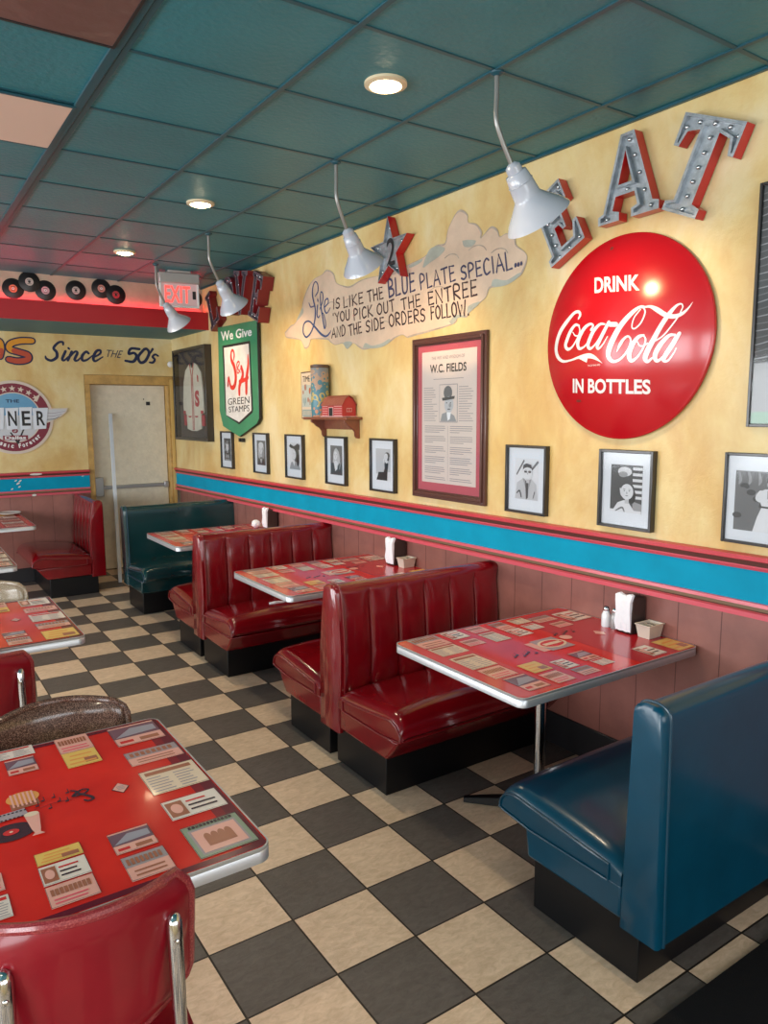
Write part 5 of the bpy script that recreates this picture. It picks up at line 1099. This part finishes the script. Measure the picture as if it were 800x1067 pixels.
c.poly([(PZ[0][0]-.01, PZ[0][1]), (PZ[1][0]+.022, PZ[1][1]), (PZ[1][0]+.012, PZ[1][1]-.030)], SW, 1)
c.build('script_lettering', t, fixn=False, label='white flowing script lettering')
for _w, _q in (('DRINK', DRINK), ('IN BOTTLES', BOTT)):
    c = Canvas(dome_fn); c.text(_w, _q, SW, 1, bold=.03); c.build('block_lettering', t, fixn=False)
c = Canvas(dome_fn); c.textbox('TRADE MARK REG', -.115, -.121, -.04, -.114, SW, 1); c.ell(-.20, -.275, .018, .006, mat('rust_spot', (.16, .02, .01), .6), 1.5); c.ell(-.055, .395, .010, .008, mat('rust_spot', (.16, .02, .01), .6), 1.5); c.build('small_print', t, fixn=False)

# ------------------------------------------------------------------ marquee metal letters
def offset_loop(lp, t):
    """offset a closed loop to its left by t (counter-clockwise loops shrink)"""
    n = len(lp); out = []
    for i in range(n):
        (ax_, ay), (bx_, by), (cx_, cy) = lp[i-1], lp[i], lp[(i+1) % n]
        d1 = math.hypot(bx_-ax_, by-ay) or 1; d2 = math.hypot(cx_-bx_, cy-by) or 1
        n1 = (-(by-ay)/d1, (bx_-ax_)/d1); n2 = (-(cy-by)/d2, (cx_-bx_)/d2)
        k_ = 1+n1[0]*n2[0]+n1[1]*n2[1]; k_ = max(k_, .35)
        out.append((bx_+t*(n1[0]+n2[0])/k_, by+t*(n1[1]+n2[1])/k_))
    return out
def fill_loops(loops):
    cu = bpy.data.curves.new('fill', 'CURVE'); cu.dimensions = '2D'; cu.fill_mode = 'BOTH'
    for lp in loops:
        sp = cu.splines.new('POLY'); sp.points.add(len(lp)-1); sp.use_cyclic_u = True
        for p_, q_ in zip(sp.points, lp): p_.co = (q_[0], q_[1], 0, 1)
    o = bpy.data.objects.new('fill', cu); COL.objects.link(o); dg = bpy.context.evaluated_depsgraph_get(); dg.update()
    me = bpy.data.meshes.new_from_object(o.evaluated_get(dg)); bpy.data.objects.remove(o); bpy.data.curves.remove(cu)
    V = [(v.co.x, v.co.y) for v in me.vertices]; F = [tuple(f.vertices) for f in me.polygons]; bpy.data.meshes.remove(me); return V, F
def outline_solid(loops, depth, name, parent, mface, mside, inset=.008, z0=.006, rec=.022):
    def ar(lp): return sum(lp[i-1][0]*lp[i][1]-lp[i][0]*lp[i-1][1] for i in range(len(lp)))
    loops = [(lp if (ar(lp) > 0) == (i == 0) else lp[::-1]) for i, lp in enumerate(loops)]
    inn = [offset_loop(lp, inset) for lp in loops]
    mb = MB(); yf = -(z0+depth)
    for lo_, li in zip(loops, inn):
        a_ = [Vector((x, -z0, y)) for x, y in lo_]; b_ = [Vector((x, yf, y)) for x, y in lo_]; c_ = [Vector((x, yf, y)) for x, y in li]; d_ = [Vector((x, yf+rec, y)) for x, y in li]
        for q_ in (a_, b_, c_, d_): q_.append(q_[0])
        mb.grid([a_, b_], mside); mb.grid([b_, c_], mface); mb.grid([c_, d_], mface)
    for L_, yy in ((loops, -z0), (inn, yf+rec)):
        V, F = fill_loops(L_); mb.add([(x, yy, y) for x, y in V], F, mface)
    o = mb.build(name, parent, fixn=False); return o
LET = {
 'E': [[(0, 1), (.80, 1), (.80, .70), (.70, .70), (.62, .86), (.36, .86), (.36, .58), (.46, .58), (.52, .68), (.60, .68), (.60, .34), (.52, .34), (.46, .44), (.36, .44), (.36, .14), (.66, .14), (.76, .34), (.86, .34), (.86, 0), (0, 0), (0, .10), (.10, .13), (.10, .87), (0, .90)]],
 'A': [[(.38, 1), (.60, 1), (.90, .13), (1, .10), (1, 0), (.56, 0), (.56, .10), (.66, .13), (.61, .29), (.30, .29), (.25, .13), (.36, .10), (.36, 0), (0, 0), (0, .10), (.09, .13)], [(.345, .42), (.57, .42), (.46, .80)]],
 'T': [[(0, 1), (1, 1), (1, .66), (.91, .66), (.85, .82), (.66, .86), (.66, .13), (.80, .10), (.80, 0), (.20, 0), (.20, .10), (.34, .13), (.34, .86), (.15, .82), (.09, .66), (0, .66)]],
 'L': [[(0, 1), (.50, 1), (.50, .90), (.38, .87), (.38, .16), (.68, .16), (.78, .38), (.90, .38), (.90, 0), (0, 0), (0, .10), (.10, .13), (.10, .87), (0, .90)]],
 'O': [[(.5+.5*cos(a), .5+.5*sin(a)) for a in [2*pi*i/28 for i in range(28)]], [(.5+.20*cos(a), .5+.30*sin(a)) for a in [2*pi*i/24 for i in range(24)]]],
 'V': [[(0, 1), (.42, 1), (.42, .90), (.34, .87), (.52, .34), (.68, .87), (.58, .90), (.58, 1), (1, 1), (1, .90), (.90, .87), (.60, 0), (.42, 0), (.10, .87), (0, .90)]]}
BULBS = {'E': [(.22, .06), (.22, .25), (.22, .42), (.22, .6), (.22, .78), (.22, .93), (.48, .93), (.7, .93), (.48, .07), (.74, .09)], 'A': [(.12, .06), (.24, .28), (.32, .48), (.40, .72), (.49, .92), (.58, .72), (.66, .50), (.74, .28), (.84, .08), (.46, .35)],
 'T': [(.5, .06), (.5, .2), (.5, .35), (.5, .5), (.5, .65), (.5, .8), (.5, .94), (.25, .93), (.75, .93), (.07, .86), (.93, .86)], 'L': [(.23, .08), (.23, .3), (.23, .5), (.23, .7), (.23, .9), (.5, .08), (.8, .1)], 'O': [(.5+.35*cos(a), .5+.4*sin(a)) for a in [2*pi*i/8 for i in range(8)]], 'V': [(.2, .9), (.28, .68), (.36, .46), (.44, .24), (.51, .08), (.6, .3), (.7, .55), (.8, .85)]}
STUDM = mat('socket_silver', (.62, .64, .66), .25, metal=.9)
_mb = MB(); _mb.lathe([(.009, 0), (.009, .010), (.006, .014), (.001, .015)], STUDM, (0, 0, 0), (0, -1, 0), seg=14)
stud0 = _mb.build('bulb_socket', None, smooth=True, angle=50)
stud_used = False
def metal_letter(ch, label, u, v, w, h, rot, group, mface=GALV, mside=LRED, depth=.055, inset=.012):
    global stud_used
    t = on_wall('metal_letter', label, 'letter', u, v, group)
    fn = lambda a, b: ((a-.5)*w*cos(rot)-(b-.5)*h*sin(rot), (a-.5)*w*sin(rot)+(b-.5)*h*cos(rot))
    outline_solid([[fn(a, b) for a, b in lp] for lp in LET[ch]], depth, 'letter_body', t, mface, mside, inset)
    for a, b in BULBS[ch]:
        s = stud0 if not stud_used else stud0.copy()
        if stud_used: COL.objects.link(s)
        stud_used = True
        s.parent = t; p = fn(a, b); s.location = (p[0], -(.006+depth-.022), p[1])
    return t
EG = 'red and galvanised metal letters above the round sign'
metal_letter('E', 'tilted galvanised metal letter E with red sides, behind the nearest gooseneck lamp', -.741, 2.648, .265, .345, radians(27), EG)
metal_letter('A', 'galvanised metal letter A with red sides, middle letter above the round sign', -.350, 2.752, .315, .355, radians(2), EG)
metal_letter('T', 'tilted galvanised metal letter T with red sides, rightmost letter above the round sign', -.022, 2.700, .285, .358, radians(-24), EG)
GG = 'dark red metal letters above the green shield sign'; DG = mat('letter_dull_metal', (.20, .17, .20), .4, metal=.6)
metal_letter('L', 'dark red metal letter L, lowest at the left of the four letters', -5.13, 2.750, .27, .36, radians(22), GG, DG, DRED, .07)
metal_letter('O', 'dark red metal letter O hidden behind the gooseneck lamp over the green shield', -4.68, 2.80, .28, .34, radians(8), GG, DG, DRED, .10)
metal_letter('V', 'dark red metal letter V with slanted strokes between the gooseneck shade and the letter E', -4.40, 2.79, .30, .37, radians(-8), GG, DG, DRED, .10)
metal_letter('E', 'dark red metal letter E, rightmost above the green shield sign', -4.06, 2.71, .25, .38, radians(-22), GG, DG, DRED, .10)

t = on_wall('metal_star', 'galvanised metal star with red sides and a black number two, behind the second gooseneck lamp', 'star', -2.165, 2.752)
st_ = [((.215 if i % 2 == 0 else .088)*sin(i*pi/5+radians(-2)), (.215 if i % 2 == 0 else .088)*cos(i*pi/5+radians(-2))) for i in range(10)]
outline_solid([st_], .060, 'star_body', t, GALV, LRED, .007)
c = Canvas(lambda u, v, d: (u, -.046-d, v)); c.textbox('2', -.045, -.085, .045, .085, BLK, 1, bold=.01); c.build('numeral', t, fixn=False, label='black numeral 2')
for i in range(5):
    s = stud0.copy(); COL.objects.link(s); s.parent = t; a = i*2*pi/5; s.location = (.14*sin(a), -.044, .14*cos(a))

# ------------------------------------------------------------------ green shield sign
t = on_wall('shield_sign', 'green shield-shaped sign with a white panel of red script letters above the small photographs', 'sign', cS[0], cS[1])
SG = mat('shield_green', (.03, .24, .12), .3, coat=.4, var=.12, vscale=6)
mb = MB(); mb.prism(SH_OUT, lambda u, v, d: (u, -d, v), .012, .042, SG, BLK); mb.build('sign_board', t, bevel=.003)
mb = MB(); mb.box((-.30, -.0115, -.05), (.25, -.001, .05), BLK); mb.box((-.10, -.03, -.62), (-.06, -.006, -.585), BLK); mb.box((-.045, -.03, -.62), (-.005, -.006, -.585), BLK); mb.build('mounting_bracket', t)
c = Canvas(lambda u, v, d: (u, -.0425-d, v)); c.poly(SH_BLK, BLK, 1); c.poly(SH_WHT, mat('shield_panel_white', (.66, .66, .66), .4, var=.12, vscale=7), 2); c.build('inner_panel', t, fixn=False)
c = Canvas(lambda u, v, d: (u, -.0425-d, v)); c.text('We Give', SH_WG, WHITE, 3, bold=.02); c.build('white_lettering', t, fixn=False)
c = Canvas(lambda u, v, d: (u, -.0425-d, v))
SHR_ = mat('shield_red', (.62, .03, .02), .35)
for s in SH_STR: c.stroke(s, SHR_, 4, wmul=1.9)
c.build('red_script', t, fixn=False)
c = Canvas(lambda u, v, d: (u, -.0425-d, v)); c.text('GREEN', SH_GR, BLK, 4); c.text('STAMPS', SH_ST, BLK, 4); c.build('black_lettering', t, fixn=False)

# ------------------------------------------------------------------ round painted diner emblem and lettering on the back wall
def bk(name, label, cat): return thing(name, label, cat, (0, YB, 0))
t = bk('wall_emblem', 'round maroon and blue diner emblem with stars and a wing on the back wall', 'emblem')
EM = mat('emblem_maroon', (.20, .012, .035), .4); EB = mat('emblem_sky', (.18, .42, .62), .4, color2=(.10, .30, .52), vscale=2); ES = mat('emblem_silver', (.52, .54, .58), .35, metal=.2); EC = mat('emblem_cream', (.66, .56, .48), .4)
cx, cz, er = -.215, 1.715, .372
mb = MB(); mb.lathe([(er, 0), (er, .012), (.01, .012)], EC, (cx, 0, cz), (0, -1, 0), seg=72, cap=True); mb.build('emblem_disc', t)
c = Canvas(lambda u, v, d: (u+cx, -.0125-d, v+cz))
c.ell(0, 0, er-.028, er-.028, EM, 1, n=64); c.ell(0, 0, .255, .255, EC, 2, n=64); c.ell(0, 0, .245, .245, ES, 3, n=64); c.ell(0, .0, .245, .245, EB, 3.3, a0=radians(5), a1=radians(175), n=40)
for i in range(-3, 4):
    a = radians(90-i*15.5); c.star(.292*cos(a), .292*sin(a), .033, EC, 3, rot=pi/2-a)
c.textbox('THE', -.068, .150, .058, .182, NAVY, 4, bold=.02)
c.poly([(-.05, -.15), (.02, -.28), (.09, -.12), (.075, -.12), (.02, -.235), (-.035, -.15)], BLK, 4); c.ell(0, -.135, .028, .024, EM, 5); c.textbox('of', -.014, -.147, .014, -.125, WHITE, 6)
c.rect(-.115, -.228, .118, -.182, EM, 5); c.textbox('Dallas', -.098, -.222, .098, -.188, WHITE, 6, bold=.03)
c.poly([(.19, .17), (.26, .25), (.265, .245), (.225, .16)], EC, 4)
# text on an arc
def arctext(s, r, a0, da, hgt, m, L):
    for i, ch in enumerate(s):
        if ch == ' ': continue
        a = radians(a0+da*i); V, F = text_mesh(ch, .04, 0); wd = hgt*(.30 if ch in 'il' else .72); k = len(c.v); hh = hgt*(1.35 if ch in 'CFl' else 1.0)
        for p, q in V:
            x_, y_ = (p-.5)*wd, q*hh; rr = r-hgt+y_
            # baseline outward, reads upright along the bottom
            c.v.append(c.fn((r-y_)*cos(a)-x_*sin(a), (r-y_)*sin(a)+x_*cos(a), L*c.step))
        i_ = c.mi(m)
        for f in F: c.f.append(tuple(k+z for z in f)); c.m.append(i_)
arctext('Classic Forever', .312, -138, 6.9, .034, WHITE, 4)
c.build('emblem_print', t, fixn=False)
c = Canvas(lambda u, v, d: (u+cx, -.0165-d, v+cz))
mb = MB()
wing = [(.27, .09), (.52, .095), (.50, .05), (.44, .0), (.35, -.045), (.27, -.07)]
mb.prism([(u, v) for u, v in wing], lambda u, v, d: (u+cx, -d, v+cz), .001, .016, EC, EC); mb.build('wing', t)
c.poly([(.28, .08), (.505, .084), (.49, .055), (.43, .008), (.35, -.035), (.28, -.055)], ES, 1)
for k_ in range(3): c.stroke([(.30, .045-.035*k_, .006), (.38, .042-.030*k_, .006), (.49-.03*k_, .062-.028*k_, .004)], BLK if k_ == 2 else P_BLU, 2)
c.build('wing_feathers', t, fixn=False)
x_ = [(-.46, -.34), (-.335, -.215), (-.210, -.090), (-.085, .040), (.045, .170), (.175, .315)]
for i, ch in enumerate(('D', 'I', 'N', 'E', 'R')):
    pass
for (ch, u0, u1, sk) in (('D', -.36, -.23, .02), ('I', -.225, -.085, .02), ('N', -.080, .045, .02), ('E', .045, .175, .02), ('R', .172, .325, .03)):
    mb = MB(); tp = .098+.004*sin(u0*30); bt = -.118
    mb.prism([(u0+.005, tp), (u1, tp+.004), (u1-sk, bt), (u0+.012, bt-.006)], lambda u, v, d: (u+cx, -d, v+cz), .013, .024, mat('plaque_white', (.68, .72, .80), .3)); pq = mb.build('letter_plaque', t, bevel=.002)
    c = Canvas(lambda u, v, d: (u+cx, -.0245-d, v+cz)); wd = .022 if ch == 'I' else .080; cu_ = (u0+u1)/2; c.textbox(ch, cu_-wd/2, -.085, cu_+wd/2, .065, BLK, 1, bold=.018); c.build('plaque_letter', pq, fixn=False)

t = bk('painted_slogan', 'black brush script lettering painted above the cream door', 'lettering')
for _S in (SINCE, FIFTY):
    c = Canvas(lambda u, v, d: (u, -.0015-d, v))
    for s in _S: c.stroke(s, NAVY, 1, wmul=1.35)
    c.build('script_lettering', t, fixn=False)
c = Canvas(lambda u, v, d: (u, -.0015-d, v)); c.text('THE', THE3, NAVY, 1, shear=.25); c.build('block_lettering', t, fixn=False)
t = bk('painted_name', 'orange and red outlined letters painted at the top left of the back wall', 'lettering')
OSO = mat('name_orange', (.72, .30, .02), .5); OSR = mat('name_red', (.50, .07, .03), .5)
c = Canvas(lambda u, v, d: (u, -.0015-d, v))
for s in OS: c.stroke(s, NAVY, 1, wmul=1.0, wadd=.020)
for s in OS:
    P = crom([tuple(p) for p in s], 6)
    c.stroke(P, OSO, 2, smooth=0, wmul=.86)
    run = []
    for p in P+[None]:
        if p is not None and p[1] < 2.385: run.append(p)
        else:
            if len(run) > 2: c.stroke(run, OSR, 3, smooth=0, wmul=.86, rcap=run[-1] == P[-1])
            run = []
c.build('letter_shapes', t, fixn=False)

t = thing('alarm_bell', 'small white round alarm sounder in the corner above the door', 'alarm', (1.432, YB, 2.295))
mb = MB(); mb.lathe([(.030, 0), (.030, .03), (.018, .036)], BLK, (0, 0, 0), (0, -1, 0), seg=20); mb.build('mount', t, smooth=True, angle=40)
mb = MB(); mb.lathe([(.034, .036), (.036, .045), (.030, .062), (.012, .070), (.001, .071)], WHITE, (-.018, 0, 0), (0, -1, 0), seg=24); mb.build('sounder', t, smooth=True)

# paint scars on the dado rail and wall of the back wall
SC_ = mat('scar_white', (.70, .68, .64), .7)
c = Canvas(lambda u, v, d: (u, -.0345-d, v))
c.ell(-.05, 1.128, .06, .010, SC_, 1)
c.ell(-.08, .902+.01, .022, .012, SC_, 1)
c.build('rail_scars', fixn=False)
o = bpy.data.objects['rail_scars']; o.location = (0, YB, 0); o['kind'] = 'structure'; o.name = 'trim_8'
c = Canvas(lambda u, v, d: (u, -.0105-d, v))
for a, b, r_ in ((-.22, 1.04, .012), (-.20, 1.065, .010), (-.24, 1.07, .008), (-.21, 1.005, .009), (-.28, .985, .008), (.42, 1.09, .012)): c.ell(a, b, r_*1.6, r_*.7, SC_, 1, rot=.5)
o = c.build('trim_9', fixn=False); o.location = (0, YB, 0); o['kind'] = 'structure'

# ------------------------------------------------------------------ little shelf with its things, and the small poster behind
SHB = mat('shelf_wood', (.20, .055, .028), .35, coat=.4, var=.2, vscale=14)
t = on_wall('wall_shelf', 'small dark brown wooden shelf with scrolled brackets on the golden wall', 'shelf', -2.90, 1.705)
mb = MB(); mb.box((-.315, -.135, -.010), (.315, -.001, .010), SHB); mb.build('board', t, bevel=.004)
mb = MB(); mb.box((-.20, -.018, -.080), (.26, -.001, -.010), SHB); mb.build('back_rail', t, bevel=.002)
for u_ in (-.205, .265):
    P = [(0, -.010), (.125, -.010), (.125, -.028), (.10, -.040), (.080, -.060), (.055, -.072), (.035, -.095), (.032, -.125), (.020, -.140), (0, -.142)]
    mb = MB(); mb.prism(P, lambda a, b, d: (d, -a-.001, b), u_-.012, u_+.012, SHB); mb.build('bracket', t, bevel=.002)
t = on_wall('upright_tube', 'tall round tin of blue and tan printed pattern standing on the wooden shelf', 'tin', -3.06, 1.716)
TIN = bpy.data.materials.new('tin_print'); TIN.use_nodes = True
_n = TIN.node_tree.nodes; _l = TIN.node_tree.links; _tc = _n.new('ShaderNodeTexCoord'); _v = _n.new('ShaderNodeTexVoronoi'); _v.inputs['Scale'].default_value = 26; _l.new(_tc.outputs['Object'], _v.inputs['Vector'])
_sp = _n.new('ShaderNodeSeparateXYZ'); _l.new(_tc.outputs['Object'], _sp.inputs[0]); _ad = _n.new('ShaderNodeMath'); _ad.operation = 'MULTIPLY_ADD'; _ad.inputs[1].default_value = .18; _l.new(_v.outputs['Distance'], _ad.inputs[0]); _l.new(_sp.outputs[2], _ad.inputs[2])
_cr = _n.new('ShaderNodeValToRGB'); _cr.color_ramp.interpolation = 'CONSTANT'; _e = _cr.color_ramp.elements
_e[0].position = 0; _e[0].color = (.50, .22, .12, 1); _e[1].position = .11; _e[1].color = (.06, .20, .26, 1)
for p_, c_ in ((.21, (.46, .36, .12)), (.26, (.07, .20, .26)), (.34, (.42, .28, .20)), (.40, (.22, .24, .26))): x_ = _e.new(p_); x_.color = (*c_, 1)
_l.new(_ad.outputs[0], _cr.inputs['Fac']); _l.new(_cr.outputs['Color'], _n['Principled BSDF'].inputs['Base Color']); _n['Principled BSDF'].inputs['Roughness'].default_value = .35
mb = MB(); mb.lathe([(.066, 0), (.068, .006), (.068, .355), (.065, .360)], TIN, (0, -.072, 0), (0, 0, 1), seg=36); mb.build('tin_body', t, smooth=True, angle=40)
mb = MB(); mb.lathe([(.069, .358), (.070, .360), (.070, .378), (.064, .382), (.001, .382)], mat('tin_lid_brown', (.10, .05, .03), .4), (0, -.072, 0), seg=36, cap=False); mb.build('tin_lid', t, smooth=True, angle=40)
# toy barn
t = on_wall('toy_barn', 'little red toy barn with white trim standing on the wooden shelf', 'toy barn', -2.80, 1.716)
BR = mat('barn_red', (.42, .02, .025), .4, coat=.2); BRR = mat('barn_roof', (.30, .08, .05), .5, bump=.5, bscale=40); BP = mat('barn_trim_pink', (.62, .34, .34), .5)
mb = MB(); P = [(-.055, 0), (.055, 0), (.055, .085), (.030, .125), (0, .142), (-.030, .125), (-.055, .085)]
mb.prism(P, lambda a, b, d: (d, -.068+a, b), -.145, .145, BR); mb.build('barn_walls', t)
mb = MB()
for s in (-1, 1):
    for (a0, b0), (a1, b1) in (((.060, .080), (.031, .128)), ((.031, .128), (0, .147))):
        mb.add([Vector((x, -.068+s*a, b+q)) for q in (0, .005) for x, a, b in ((-.152, a0, b0), (.152, a0, b0), (.152, a1, b1), (-.152, a1, b1))], [(0, 1, 2, 3), (4, 5, 6, 7), (0, 1, 5, 4), (1, 2, 6, 5), (2, 3, 7, 6), (3, 0, 4, 7)], BRR)
mb.build('barn_roof', t)
c = Canvas(lambda u, v, d: (u, -.1235-d, v)); c.rect(-.05, .0, .02, .07, BP, 1); c.rect(-.042, .0, .012, .064, BLK, 2)
for q in range(5): c.rect(-.14, .008+q*.016, -.06, .013+q*.016, BP, 1); c.rect(.03, .008+q*.016, .14, .013+q*.016, BP, 1)
c.build('barn_door', t, fixn=False)
c = Canvas(lambda u, v, d: (.1455+d, -.068+u, v)); c.rect(-.022, .035, .022, .062, BP, 1); c.rect(-.018, .039, -.002, .058, BR, 2); c.rect(.002, .039, .018, .058, BR, 2); c.build('barn_window', t, fixn=False)
c = MB(); c.box((-.16, -.130, -.001+.001), (.16, -.006, .006), BP); c.build('barn_base', t)
t = on_wall('small_poster', 'small pale printed poster in a thin dark frame behind the shelf', 'poster', -3.345, 1.882)
mb = MB(); mb.box((-.128, -.012, -.182), (.128, -.001, .182), mat('poster_rim_brown', (.10, .05, .035), .5)); mb.build('backing', t, bevel=.001)
c = Canvas(lambda u, v, d: (u, -.0123-d, v)); c.rect(-.120, -.174, .120, .174, mat('poster_cream', (.60, .50, .38), .6), 1)
PG = mat('poster_teal_grey', (.24, .32, .32), .6); c.rect(-.108, -.09, .10, .08, mat('poster_blue_wash', (.40, .45, .42), .6), 2); c.rect(-.108, -.165, .10, -.11, PG, 2)
c.textbox('TIME', -.095, .105, .02, .150, BLK, 3)
R = random.Random(5)
for q in range(16): c.ell(R.uniform(-.09, .08), R.uniform(-.07, .07), R.uniform(.006, .016), R.uniform(.012, .026), PG if q % 3 else P_BRN, 3+.01*q)
for q in range(9): c.rect(-.09+q*.02, -.155, -.082+q*.02, -.12, mat('poster_cream', (.60, .50, .38), .6), 3)
c.build('poster_print', t, fixn=False)
